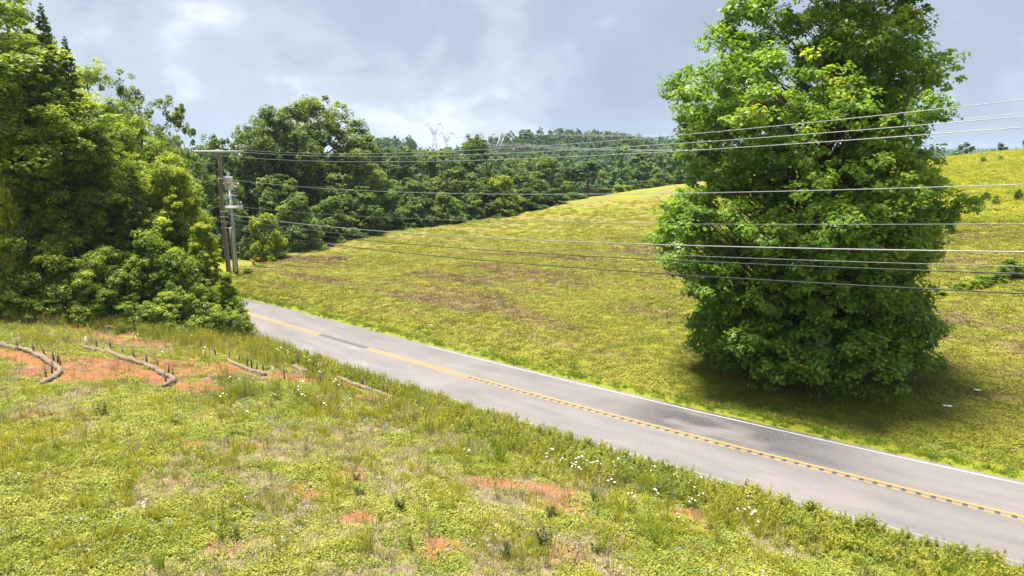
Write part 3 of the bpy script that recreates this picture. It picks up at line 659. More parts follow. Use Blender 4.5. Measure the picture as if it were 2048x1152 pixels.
GW = 'trees of the wood on the left'
wood = [ # kind, u, Y, vtop, width px, name, label, category
 ('wood_b', 12, 50, -25, 260, 'broadleaf_tree', 'leafy crown filling the top left corner left of the highest cedar', 'tree'),
 ('wood_a', -45, 46, -70, 400, 'broadleaf_tree', 'tallest leafy tree, cut by the left edge and the top of the picture', 'tree'),
 ('wood_b', 60, 52, 42, 260, 'broadleaf_tree', 'leafy tree right behind the topmost cedar in the left wood', 'tree'),
 ('cedar', 80, 47, 6, 150, 'cedar_tree', 'spiky dark cedar whose tip is highest against the sky', 'tree'),
 ('cedar', 128, 48, 72, 130, 'cedar_tree', 'lower dark cedar whose tip leans beside the highest cedar', 'tree'),
 ('wood_b', 175, 57, 108, 190, 'broadleaf_tree', 'broadleaf tree just right of the two cedars against the sky', 'tree'),
 ('wood_c', 275, 60, 142, 170, 'oak_tree', 'open-crowned oak reaching out to the sky right of the wood', 'tree'),
 ('wood_a', 225, 54, 165, 200, 'broadleaf_tree', 'green tree below the open-crowned oak at the middle of the wood', 'tree'),
 ('wood_c', 335, 66, 228, 90, 'oak_tree', 'small thin-topped oak, last on the skyline before the utility pole', 'tree'),
 ('wood_a', 110, 46, 150, 230, 'broadleaf_tree', 'bright tree in front of the two cedars', 'tree'),
 ('wood_b', 5, 44, 175, 240, 'broadleaf_tree', 'leafy tree at the left edge under the tallest crown', 'tree'),
 ('wood_b', 205, 47.5, 265, 210, 'broadleaf_tree', 'dark tree in the heart of the left wood above the shrubs', 'tree'),
 ('wood_a', 305, 52, 250, 170, 'broadleaf_tree', 'tree with sunlit top left of the leaning vine tower', 'tree'),
 ('wood_b', 345, 57, 318, 120, 'broadleaf_tree', 'tree behind the vine tower near the utility pole', 'tree'),
 ('cedar', 262, 46.5, 330, 130, 'cedar_tree', 'cedar half hidden among leaves at mid-height of the wood', 'tree'),
 ('vine', 352, 50.5, 345, 150, 'vine_covered_tree', 'tree smothered in yellow-green vine left of the utility pole', 'tree'),
 ('vine', 405, 48.5, 452, 130, 'vine_covered_shrub', 'vine mound sloping down towards the utility pole', 'shrub'),
 ('vine', 450, 46.5, 548, 92, 'vine_covered_shrub', 'lowest vine mound hiding the foot of the wooden pole', 'shrub'),
 ('vine', -12, 40.5, 335, 90, 'vine_covered_tree', 'bright vine column at the left edge of the picture', 'tree'),
 ('shrub_a', 48, 41.5, 430, 190, 'shrub', 'large pale green shrub beside the bright vine column', 'shrub'),
 ('shrub_a', 135, 42.0, 470, 190, 'shrub', 'rounded yellow-green shrub standing in front of the dark wood', 'shrub'),
 ('shrub_b', 215, 43.5, 500, 150, 'shrub', 'dark shrub right of the rounded yellow-green shrub', 'shrub'),
 ('shrub_b', 290, 45, 470, 170, 'shrub', 'dark shrub in shade under the vine-covered tree', 'shrub'),
 ('shrub_b', 345, 44.5, 505, 150, 'shrub', 'shaded shrub between the dark shrub and the vine mounds', 'shrub'),
 ('shrub_a', 400, 43.5, 560, 130, 'shrub', 'leafy shrub at the foot of the vine mounds', 'shrub'),
 ('shrub_b', 20, 40.3, 565, 130, 'shrub', 'low shrub at the grass edge by the left border', 'shrub'),
 ('shrub_a', 105, 40.6, 580, 110, 'shrub', 'low shrub at the grass edge under the rounded shrub', 'shrub'),
 ('shrub_b', 185, 41.2, 570, 120, 'shrub', 'low blue-green shrub at the grass edge, third from the left border', 'shrub'),
 ('shrub_a', 265, 41.8, 592, 110, 'shrub', 'low shrub at the grass edge below the vine-covered tree', 'shrub'),
 ('shrub_b', 335, 42.2, 588, 110, 'shrub', 'low shrub at the grass edge left of the vine mounds', 'shrub'),
 ('shrub_a', 478, 44.2, 612, 56, 'shrub', 'small shrub at the road edge, last of the wood', 'shrub'),
 ('wood_b', -110, 52, 90, 300, 'broadleaf_tree', 'broadleaf tree mostly beyond the left edge of the picture', 'tree'),
]
for k_, u, Y, vt, wp, nm, lb, ct in wood: stand(k_, u, Y, vt, wp, nm, lb, ct, GW)

GL = 'trees along the far edge of the field'
line = [
 ('line_b', 372, 92, 262, 110, 'broadleaf_tree', 'dark tree on the skyline left of the wooden pole top', 'tree'),
 ('line_a', 420, 98, 268, 120, 'broadleaf_tree', 'dark tree right behind the crossarm of the wooden pole', 'tree'),
 ('line_b', 395, 84, 330, 120, 'broadleaf_tree', 'dark tree behind the middle of the wooden pole', 'tree'),
 ('line_a', 488, 108, 250, 120, 'broadleaf_tree', 'rounded tree at the left flank of the great oak', 'tree'),
 ('oak', 640, 112, 203, 290, 'oak_tree', 'great spreading oak with dark forked trunk above the tree line', 'tree'),
 ('oak', 545, 106, 224, 230, 'oak_tree', 'grey-green oak merged with the great oak on its left', 'tree'),
 ('line_b', 455, 88, 400, 110, 'shrub', 'dark thicket behind the steel pole', 'shrub'),
 ('line_c', 395, 80, 430, 110, 'shrub', 'dark thicket left of the poles across the road', 'shrub'),
 ('line_a', 740, 118, 285, 130, 'broadleaf_tree', 'yellowish tree at the right flank of the great oak', 'tree'),
 ('line_c', 590, 92, 392, 120, 'shrub', 'edge bush of the field, first right of the yellow-green shrub', 'shrub'),
 ('line_b', 560, 98, 352, 110, 'broadleaf_tree', 'shaded tree below the grey-green oak', 'tree'),
 ('line_c', 655, 99, 398, 110, 'shrub', 'edge bush in the shade under the great oak', 'shrub'),
 ('line_b', 720, 103, 375, 110, 'shrub', 'bright bush below the right side of the great oak', 'shrub'),
 ('line_c', 775, 108, 385, 90, 'shrub', 'edge bush two places right of the great oak', 'shrub'),
 ('line_b', 830, 114, 352, 100, 'broadleaf_tree', 'leafy tree left of the pale bare-limbed tree', 'tree'),
 ('line_c', 835, 110, 398, 90, 'shrub', 'edge bush below the leafy tree left of the pale trunk', 'shrub'),
 ('pale', 893, 122, 292, 105, 'pale_barked_tree', 'thin tree with pale bare limbs in the tree line', 'tree'),
 ('line_c', 890, 113, 388, 90, 'shrub', 'edge bush at the foot of the pale-barked tree', 'shrub'),
 ('line_a', 800, 126, 292, 110, 'broadleaf_tree', 'tree behind the edge bushes left of the pale-barked tree', 'tree'),
 ('line_a', 950, 130, 268, 110, 'broadleaf_tree', 'dark-topped tree just right of the pale-barked tree', 'tree'),
 ('line_b', 950, 120, 352, 100, 'broadleaf_tree', 'dense green tree right of the pale trunk', 'tree'),
 ('line_y', 1003, 120, 345, 90, 'broadleaf_tree', 'yellow-green tree in the middle of the tree line', 'tree'),
 ('line_c', 945, 117, 392, 80, 'shrub', 'edge bush under the dense green tree', 'shrub'),
 ('line_c', 1000, 119, 385, 85, 'shrub', 'edge bush under the yellow-green tree', 'shrub'),
 ('line_b', 1055, 128, 342, 90, 'broadleaf_tree', 'grey-green rounded tree right of the yellow-green tree', 'tree'),
 ('line_c', 1055, 124, 378, 80, 'shrub', 'edge bush under the grey-green rounded tree', 'shrub'),
 ('line_a', 1095, 142, 312, 100, 'broadleaf_tree', 'big dark tree standing left of the pines', 'tree'),
 ('pine', 1148, 146, 333, 70, 'pine_tree', 'pine with bare trunk, left of the pair', 'tree'),
 ('pine', 1178, 150, 322, 70, 'pine_tree', 'pine with bare trunk, right of the pair', 'tree'),
 ('line_c', 1105, 130, 378, 75, 'shrub', 'edge bush in front of the big dark tree left of the pines', 'shrub'),
 ('line_c', 1150, 138, 385, 70, 'shrub', 'edge bush at the foot of the pines', 'shrub'),
 ('line_y', 1205, 152, 374, 60, 'shrub', 'bright bush right of the pines at the field crest', 'shrub'),
 ('line_y', 1245, 156, 368, 60, 'shrub', 'bright yellow-green dome bush at the field crest', 'shrub'),
 ('line_c', 1285, 162, 362, 60, 'shrub', 'bush at the field crest left of the big roadside tree', 'shrub'),
 ('line_c', 1325, 168, 347, 70, 'shrub', 'crest bush nearest the left side of the big roadside tree', 'shrub'),
 ('line_y', 526, 83, 420, 88, 'shrub', 'yellow-green shrub leaning over the yellow guy guards', 'shrub'),
 ('line_a', 610, 126, 300, 150, 'broadleaf_tree', 'tree filling the gap behind the great oak trunk', 'tree'),
 ('line_c', 505, 84, 455, 70, 'shrub', 'dark bush right behind the yellow-green shrub', 'shrub'),
 ('line_c', 690, 104, 400, 90, 'shrub', 'bush at the field edge right below the great oak trunk', 'shrub'),
 ('line_b', 770, 132, 300, 110, 'broadleaf_tree', 'tree behind the yellowish tree right of the great oak', 'tree'),
 ('line_a', 870, 140, 300, 110, 'broadleaf_tree', 'tree seen behind the pale bare limbs', 'tree'),
 ('line_b', 1030, 145, 325, 100, 'broadleaf_tree', 'tree below the legs of the near transmission tower', 'tree'),
]
for k_, u, Y, vt, wp, nm, lb, ct in line: stand(k_, u, Y, vt, wp, nm, lb, ct, GL, sink=0.4)
# trees beyond the crest on the right
for u, Y, vt, wp, lb in ((1925, 260, 293, 34, 'left tree of the clump peeping over the meadow crest'), (1948, 265, 289, 38, 'right tree of the clump peeping over the meadow crest'),
                         (1990, 240, 297, 30, 'first low tree of the row over the crest by the right edge'), (2015, 238, 290, 34, 'second low tree of the row over the crest by the right edge'),
                         (2042, 236, 283, 36, 'tree over the crest nearest the right edge')):
    stand('far_b', u, Y, vt, wp*2.8, 'broadleaf_tree', lb, 'tree', 'trees over the meadow crest', sink=1.0)
# wooded hill: many single trees
rh = random.Random(8); npl = 0; used = []
cand = []
for k in range(11000):
    u = rh.uniform(340, 1420); Y = rh.uniform(190, 640); X = (u-1024)/1390*Y
    cand.append((X, Y))
cand = np.array(cand); cz = T(cand[:, 0], cand[:, 1])
order = np.argsort(cand[:, 1])
occ = np.full(1200, 1e9)     # lowest screen row already covered, per 2-px column
far_list = []
for i in order:
    X, Y = cand[i]; h = rh.uniform(13, 22)*(0.8 if Y < 260 else 1)
    if any((X-a)**2+(Y-b)**2 < (0.42*(q+h))**2*0.95 for a, b, q in used): continue
    u, v, _ = pix(np.array([[X, Y, cz[i]+h]])); u = float(u[0]); v = float(v[0])
    lo = int((u-30*300/Y-300)/2); hi = int((u+30*300/Y-300)/2); lo = max(lo, 0); hi = min(hi, 1199)
    if hi <= lo or v < 232: continue
    if v > occ[lo:hi].max()-1.5: continue
    # hidden by the tree line in front
    limit = np.interp(u, [340, 480, 600, 740, 800, 900, 1000, 1100, 1180, 1230, 1350, 1420], [268, 256, 214, 262, 292, 300, 300, 316, 330, 365, 350, 345])
    if v > limit+6: continue
    if v < np.interp(u, [340, 410, 470, 560, 745, 762, 835, 850, 925, 940, 1150, 1250, 1330, 1420], [268, 262, 262, 262, 262, 264, 268, 292, 288, 248, 252, 262, 272, 285]): continue
    used.append((X, Y, h)); far_list.append((X, Y, cz[i], h))
    w_ = 4.0*F_PX/Y/2; a = max(int((u-w_-300)/2), 0); b = min(int((u+w_-300)/2), 1199)
    if b > a: occ[a:b] = np.minimum(occ[a:b], v)
tops = [tuple(float(q[0]) for q in pix(np.array([[X, Y, z_+h]]))[:2]) for X, Y, z_, h in far_list]
skyl = sorted((u, i) for i, (u, v) in enumerate(tops) if all(v <= v2+0.01 for u2, v2 in tops if abs(u2-u) < 9) and u > 740)
ORD = ['first', 'second', 'third', 'fourth', 'fifth', 'sixth', 'seventh', 'eighth', 'ninth', 'tenth', 'eleventh', 'twelfth', 'thirteenth', 'fourteenth', 'fifteenth', 'sixteenth', 'seventeenth', 'eighteenth', 'nineteenth', 'twentieth']
SKY = {i: f'{ORD[k]} tree from the left along the skyline of the distant wooded hill' for k, (u, i) in enumerate(skyl[:20])}
for fi, (X, Y, z_, h) in enumerate(far_list):
    k_ = rh.choice(['far_a', 'far_b', 'far_c']); me, h0, r0 = PR[k_]
    o = empty('broadleaf_tree', (X, Y, z_-0.6)); o.rotation_euler = (0, 0, rh.uniform(0, 6.28)); w_ = h*rh.uniform(0.36, 0.48)
    o.scale = (w_/r0, w_/r0, h/h0); link('trunk', me[0], o); link('crown', me[1], o)
    tag(o, SKY.get(fi) or ('one of the rounded trees crowded on the slope of the distant wooded hill' if Y > 330 else 'one of the rounded trees at the foot of the distant wooded hill'), 'tree', 'trees on the distant wooded hill')
print('far trees', len(far_list))
# the closed canopy between and behind the single trees: one mass of wood
rng = np.random.RandomState(71); n_ = 5200
yy_ = rng.uniform(270, 700, n_); xx_ = (rng.uniform(300, 1440, n_)-1024)/1390*yy_; zz_ = T(xx_, yy_)
C = np.repeat(np.stack([xx_, yy_, zz_+rng.uniform(1.5, 5, n_)], 1), 12, 0)+rng.normal(size=(n_*12, 3))*np.array([2.6, 2.6, 1.5])
tag(link('hill_wood', leaves('hill_wood', C, sph(rng, len(C), 1.2), 2.6, np.repeat(0.25+0.14*rng.normal(size=n_), 12)+0.12*rng.normal(size=len(C)), M['leaf_far'], rng)), 'closed leafy canopy filling the distant wooded hill between its single trees', 'wood', kind='stuff')
# the blue ridge on the horizon: one mass of wood
rng = np.random.RandomState(70); n_ = 2600
rx = rng.uniform(500, 2100, n_); ry = rng.uniform(1700, 2500, n_); rz_ = T(rx, ry)
C = np.repeat(np.stack([rx, ry, rz_+6], 1), 14, 0)+rng.normal(size=(n_*14, 3))*np.array([5, 5, 4.0])
tag(link('far_wood', leaves('far_wood', C, sph(rng, len(C), 1.0), 7.0, 0.4+0.2*rng.normal(size=len(C)), M['leaf_far'], rng)), 'blue far-off wood on the horizon ridge right of the big tree', 'wood', kind='stuff')

# ------------------------------------------------------------------ utility poles
P1 = at_z(459, 580, -1.15); P1[2] = T1(P1[0], P1[1]); P1T = at_y(433, 302, P1[1])[2]
P2 = np.array([27.0, 6.0]); P2 = np.array([27.0, 6.0, T1(27, 6)]); P2T = 13.7
def insulator(mb, base, up=(0, 0, 1), L=0.30):
    u = np.array(up, float); b = np.array(base, float)
    mb.tube([b, b+u*L*0.3, b+u*L*0.34, b+u*L*0.55, b+u*L*0.6, b+u*L*0.85, b+u*L], [0.05, 0.05, 0.12, 0.08, 0.115, 0.08, 0.05], 8)
pole = tag(empty('utility_pole', tuple(P1)), 'weathered wooden utility pole with transformer and pale crossarm by the road bend', 'utility pole')
L1 = P1T-P1[2]
mb = MB(); zz = np.linspace(-0.8, L1, 10); mb.tube(np.stack([0.06*np.sin(zz*0.6), 0.04*np.cos(zz*0.5), zz], 1), np.linspace(0.235, 0.165, 10), 12); mb.build('shaft', M['pole_wood'], pole, True)
# crossarm across the picture
mb = MB(); mb.box((0, -0.225, L1-0.05), (4.3, 0.11, 0.20)); mb.box((0, 0.205, L1-0.05), (4.3, 0.11, 0.20)); mb.build('crossarm', plain('crossarm_grey', (0.50, 0.52, 0.53), 0.6, var=0.15, stretch=(0.3, 4, 4)), pole)
mb = MB(); mb.box((0, -0.01, L1+0.10), (0.5, 0.44, 0.10)); mb.box((0.0, -0.01, L1-0.18), (0.42, 0.46, 0.05)); mb.build('bracket', M['steel'], pole)
for xx in (-2.0, -1.75, 0.35, 1.75, 2.05):
    mb = MB(); insulator(mb, (xx, -0.19, L1+0.03), L=0.46); mb.build('insulator', M['porcelain'], pole, True)
for xx in (-2.0, 2.0):
    mb = MB(); insulator(mb, (xx, -0.19, L1-0.13), (0.25, -0.3, -0.9), L=0.40); mb.build('insulator', M['porcelain'], pole, True)
for a_, b_ in ((-2.0, -1.2), (0.35, 1.0), (1.75, 2.7)):
    mb = MB(); th = np.linspace(0, np.pi, 9); mb.tube(np.stack([(a_+b_)/2-np.cos(th)*(b_-a_)/2, np.full(9, -0.22), L1+0.16+np.sin(th)*0.42], 1), 0.04, 6); mb.build('jumper_wire', M['alu'], pole, True)
# transformer can
zt = at_y(455, 375, P1[1])[2]-P1[2]; zb = zt-0.05
can = empty('transformer', (0.78, -0.12, zb-0.15)); can.parent = pole
mb = MB(); mb.tube([(0,0,0),(0,0,0.04),(0,0,1.05),(0,0,1.12),(0,0,1.16),(0,0,1.2)], [0.34,0.37,0.37,0.40,0.40,0.30], 18); tk = mb.build('tank', M['tank'], can, True)
mb = MB(); mb.tube([(0,0,1.2),(0,0,1.3),(0,0,1.34),(0,0,1.42),(0,0,1.46),(0,0,1.62)], [0.10,0.10,0.14,0.10,0.13,0.06], 10); mb.build('bushing', M['porcelain'], can, True)
mb = MB(); mb.box((0.08, -0.372, 0.62), (0.36, 0.012, 0.20)); mb.build('warning_label', M['warning'], can)
mb = MB(); mb.box((0.08, -0.3745, 0.44), (0.17, 0.012, 0.09)); mb.build('warning_label', M['warning_red'], can)
mb = MB(); mb.box((-0.50, 0.05, 0.9), (0.36, 0.12, 0.08)); mb.box((-0.50, 0.05, 0.3), (0.36, 0.12, 0.08)); mb.build('mount', M['steel'], can)
mb = MB(); th = np.linspace(0, 1, 12); mb.tube(np.stack([-0.75+0.75*th, -0.1+0*th, 1.9+0.45*np.sin(th*2.6)-0.55*th], 1), 0.016, 6); mb.build('lead_wire', M['alu'], can, True)
mb = MB(); mb.tube([(0.15,-0.1,0),(0.2,-0.15,-0.35),(0.12,-0.2,-0.7),(-0.1,-0.1,-1.0),(-0.5,0,-1.2)], 0.02, 6); mb.build('lead_wire', M['grey_cable'], can, True)
hz = lambda v: at_y(445, v, P1[1])[2]-P1[2]
for v in (357, 423, 433, 443, 455):
    mb = MB(); mb.box((0.0, -0.17, hz(v)), (0.34, 0.10, 0.10)); mb.tube([(0.1,-0.2,hz(v)),(0.35,-0.3,hz(v)+0.02),(0.62,-0.36,hz(v)-0.04)], 0.035, 6); mb.build('wire_clamp', M['porcelain'], pole)
# steel pole with cutouts and platform beam
P3 = hit(473, 549); P3T = at_y(468, 371, P3[1])[2]; L3 = P3T-P3[2]
sp = tag(empty('steel_pole', tuple(P3)), 'slim galvanised steel pole with switchgear arms behind the wooden pole', 'utility pole')
mb = MB(); mb.tube([(0,0,-0.5),(0,0,0.5),(0,0,L3*0.5),(0,0,L3)], [0.155,0.15,0.135,0.11], 14); mb.build('shaft', M['steel'], sp, True)
mb = MB(); mb.tube([(0,0,0),(0,0,0.12),(0,0,0.32)], [0.19,0.18,0.16], 12); mb.build('base_collar', M['black'], sp, True)
h3 = lambda v: at_y(470, v, P3[1])[2]-P3[2]
for v, xa, xb, th_ in ((373, -0.05, 1.0, 0.10), (391, -0.75, 0.85, 0.11)):
    mb = MB(); mb.box(((xa+xb)/2, -0.17, h3(v)), (xb-xa, 0.10, th_)); mb.build('crossarm', M['steel'], sp)
mb = MB(); mb.box((0.35, -0.20, h3(415)), (1.65, 0.34, 0.26)); mb.box((0.35, -0.20, h3(415)+0.17), (1.70, 0.40, 0.05)); mb.build('switch_beam', M['tank'], sp)
for xx in (-0.35, 0.25, 0.8, 1.1):
    mb = MB(); insulator(mb, (xx, -0.2, h3(415)+0.2), L=0.42); mb.build('insulator', M['porcelain'], sp, True)
for xx in (0.35, 0.95):
    mb = MB(); insulator(mb, (xx, -0.17, h3(373)+0.04), L=0.34); mb.build('insulator', M['porcelain'], sp, True)
for a_, b_ in (((-0.7, h3(392)), (-0.2, h3(411))), ((-0.1, h3(394)), (0.3, h3(411))), ((0.3, h3(394)), (0.65, h3(411))), ((0.45, h3(372)), (0.15, h3(390))), ((1.0, h3(372)), (0.8, h3(391))), ((0.5, h3(394)), (1.05, h3(411))), ((-0.35, h3(392)), (-0.45, h3(411)))):
    th = np.linspace(0, 1, 9)
    mb = MB(); mb.tube(np.stack([a_[0]+(b_[0]-a_[0])*th+0.22*np.sin(th*np.pi), np.full(9, -0.27), a_[1]+(b_[1]-a_[1])*th], 1), 0.02, 6); mb.build('jumper_wire', M['alu'], sp, True)
mb = MB(); th = np.linspace(0, 14, 80); mb.tube(np.stack([0.17*np.cos(th), 0.17*np.sin(th), h3(470)-th*0.11], 1), 0.014, 5); mb.build('cable_coil', M['cable'], sp, True)
mb = MB(); mb.tube([(0.22,-0.05,0.2),(0.22,-0.05,h3(425))], 0.035, 6); mb.build('conduit', M['grey_cable'], sp)
# short wooden stub pole
P4 = hit(465, 549); P4T = at_y(463, 458, P4[1]+0.6)[2]; st_p = tag(empty('stub_pole', (P4[0]-0.05, P4[1]+0.6, T1(P4[0], P4[1]+0.6))), 'short bare wooden stub pole between the wooden and the steel pole', 'utility pole')
L4 = P4T-P4[2]; mb = MB(); zz = np.linspace(-0.5, L4, 6); mb.tube(np.stack([0.03*np.sin(zz), 0*zz, zz], 1), np.linspace(0.14, 0.11, 6), 10); mb.build('shaft', M['pole_wood'], st_p, True)
mb = MB(); mb.tube([(0,0,L4-0.02),(0,0,L4+0.03),(0,0,L4+0.06)], [0.125,0.12,0.05], 10); mb.build('pole_cap', M['steel'], st_p, True)
# next pole along the road, which carries the other end of the wires
np_ = tag(empty('utility_pole', tuple(P2)), 'wooden utility pole beyond the right edge that carries the wires on', 'utility pole')
mb = MB(); mb.tube([(0,0,-0.8),(0,0,P2T-P2[2])], [0.19,0.13], 12); mb.build('shaft', M['pole_wood'], np_, True)
mb = MB(); mb.box((0, 0, P2T-P2[2]-0.1), (2.6, 0.12, 0.15), Matrix.Rotation(math.radians(48), 3, 'Z')); mb.build('crossarm', M['steel'], np_)

# wires: parabola through the pole, one photo point mid-span and the point where it leaves the frame
def crossing(o2, u, v, A0):
    """point on the vertical plane from A0 to P2 + sideways offset seen at pixel (u, v)"""
    B0 = np.array([P2[0]+0.73*o2, P2[1]+0.68*o2]); d = ray(u, v); k = d[0]/d[1]
    t = (k*A0[1]-A0[0])/((B0[0]-A0[0])-k*(B0[1]-A0[1])); q = A0[:2]+(B0-A0[:2])*t
    return t, CAM_H+d[2]*q[1]/d[1], B0
def wire(name, A0, o2, mids, r, mat, label, cat, group):
    ts, zs = [0.0], [A0[2]]
    for u, v in mids:
        t, z, B0 = crossing(o2, u, v, A0); ts.append(t); zs.append(z)
    ts = np.array(ts); zs = np.array(zs); w_ = np.r_[4.0, np.ones(len(ts)-1)]
    co = np.polyfit(ts, zs, 2, w=w_); co[0] = max(co[0], 0.3)
    tt = np.linspace(0, 1, 60); z = np.polyval(co, tt); z += (A0[2]-z[0])*(1-tt)**6
    pts = np.stack([A0[0]+(B0[0]-A0[0])*tt, A0[1]+(B0[1]-A0[1])*tt, z], 1)
    mb = MB(); mb.tube(pts, r, 6); o = mb.build(name, mat, None, True); tag(o, label, cat, group); return pts, o
def pw(u, v, dy=-0.2): q = at_y(u, v, P1[1]+dy); return q
GWI = 'wires strung along the road'
wire('power_wire', pw(478, 299), 1.1, [(920, 302), (1360, 269), (2048, 200)], 0.0135, M['alu'], 'highest bright wire, crossing the sky at the right edge', 'wire', GWI)
wire('power_wire', pw(440, 300), 0.0, [(920, 310), (1360, 286.5), (2048, 233)], 0.0135, M['alu'], 'second bright wire from the top', 'wire', GWI)
wire('power_wire', pw(395, 306), -1.1, [(480, 312), (920, 323), (1360, 304), (2048, 252)], 0.0135, M['alu'], 'third bright wire from the top, lowest of the crossarm wires', 'wire', GWI)
wire('neutral_wire', pw(446, 357), 0.0, [(920, 386), (1360, 389), (2048, 367)], 0.014, M['alu'], 'fourth wire from the top, starting beside the transformer', 'wire', GWI)
wire('service_wire', at_y(476, 413, P3[1]-0.3), 0.0, [(920, 440), (1360, 449), (2048, 447)], 0.012, M['grey_cable'], 'fifth wire from the top, thin and dark over the upper field', 'wire', GWI)
wire('cable', pw(452, 428), 0.2, [(700, 457), (1260, 488), (2048, 503.5)], 0.022, M['alu'], 'thick pale cable across the middle of the big tree', 'cable', GWI)
wire('cable', pw(452, 436), -0.1, [(700, 468), (1260, 508), (2048, 532)], 0.012, M['grey_cable'], 'thin grey cable just under the thick pale cable', 'cable', GWI)
wire('cable', pw(452, 446), 0.1, [(700, 477), (1260, 518), (2048, 546.5)], 0.021, M['cable'], 'black cable second from the bottom', 'cable', GWI)
pts, low = wire('cable', pw(452, 456), 0.0, [(700, 492.6), (1260, 545), (2048, 586)], 0.021, M['cable'], 'lowest black cable with the splice case hanging on it', 'cable', GWI)
uu, vv, _ = pix(pts); k = int(np.argmin(np.abs(uu-663))); a, b = pts[k-0], pts[k+1]; dd = (b-a)/np.linalg.norm(b-a); q = pts[k]-np.array([0, 0, 0.06])
mb = MB(); mb.tube([q-dd*0.50, q-dd*0.42, q-dd*0.34, q+dd*0.34, q+dd*0.42, q+dd*0.50], [0.03, 0.10, 0.125, 0.125, 0.10, 0.03], 10); mb.build('splice_case', M['black'], low, True)
# wire to the left over the wood
A0 = pw(436, 357); B0 = at_y(-160, 353, 39.0); tt = np.linspace(0, 1, 40)
pts = A0+(B0-A0)*tt[:, None]; pts[:, 2] -= 4*0.12*tt*(1-tt)
mb = MB(); mb.tube(pts, 0.014, 6); tag(mb.build('neutral_wire', M['grey_cable'], None, True), 'grey wire running left from the transformer across the wood', 'wire', GWI)
# guys of the wooden pole, anchored inside the wood
for (u, v, r_, lb) in ((420, 307, 0.012, 'upper guy wire from the crossarm down into the vines'), (432, 311, 0.012, 'second guy wire from the pole top down into the vines'), (440, 412, 0.014, 'guy cable from the middle of the wooden pole into the wood'),
                   (440, 441, 0.016, 'upper of the two low cables running left into the wood'), (442, 455, 0.016, 'lower of the two low cables running left into the wood')):
    A0 = pw(u, v, -0.1); B0 = np.array([-38.5+0.8*(v-300)/155, 53.5, 0]); B0[2] = T1(B0[0], B0[1])
    mb = MB(); mb.tube(np.linspace(A0, B0, 12), r_, 6); tag(mb.build('guy_wire', M['alu'] if v < 320 else M['grey_cable'], None), lb, 'wire', 'guy wires of the wooden pole')
# guys of the steel pole with yellow guards
for (ub, vb, vt, lb) in ((508, 529, 455, 'first guy wire with yellow guard nearest the steel pole'), (512, 531, 458, 'second guy wire with yellow guard from the steel pole'), (521, 523, 452, 'third guy wire with yellow guard from the steel pole'), (526, 521, 450, 'guy wire with yellow guard farthest from the steel pole')):
    B0 = hit(ub, vb); B0[2] -= 0.1; A0 = at_y(484, vt, P3[1]); A0[0] = P3[0]+0.12; A0[1] = P3[1]
    g = empty('guy_wire', tuple(B0)); tag(g, lb, 'wire', 'guy wires of the steel pole')
    dvec = A0-B0; mb = MB(); mb.tube(np.linspace((0, 0, 0), dvec, 8), 0.014, 6); mb.build('strand', M['grey_cable'], g)
    dn = dvec/np.linalg.norm(dvec); mb = MB(); mb.tube([dn*0.1, dn*0.9, dn*1.7], [0.085, 0.09, 0.085], 8); mb.build('guard_sleeve', M['guard'], g, True)

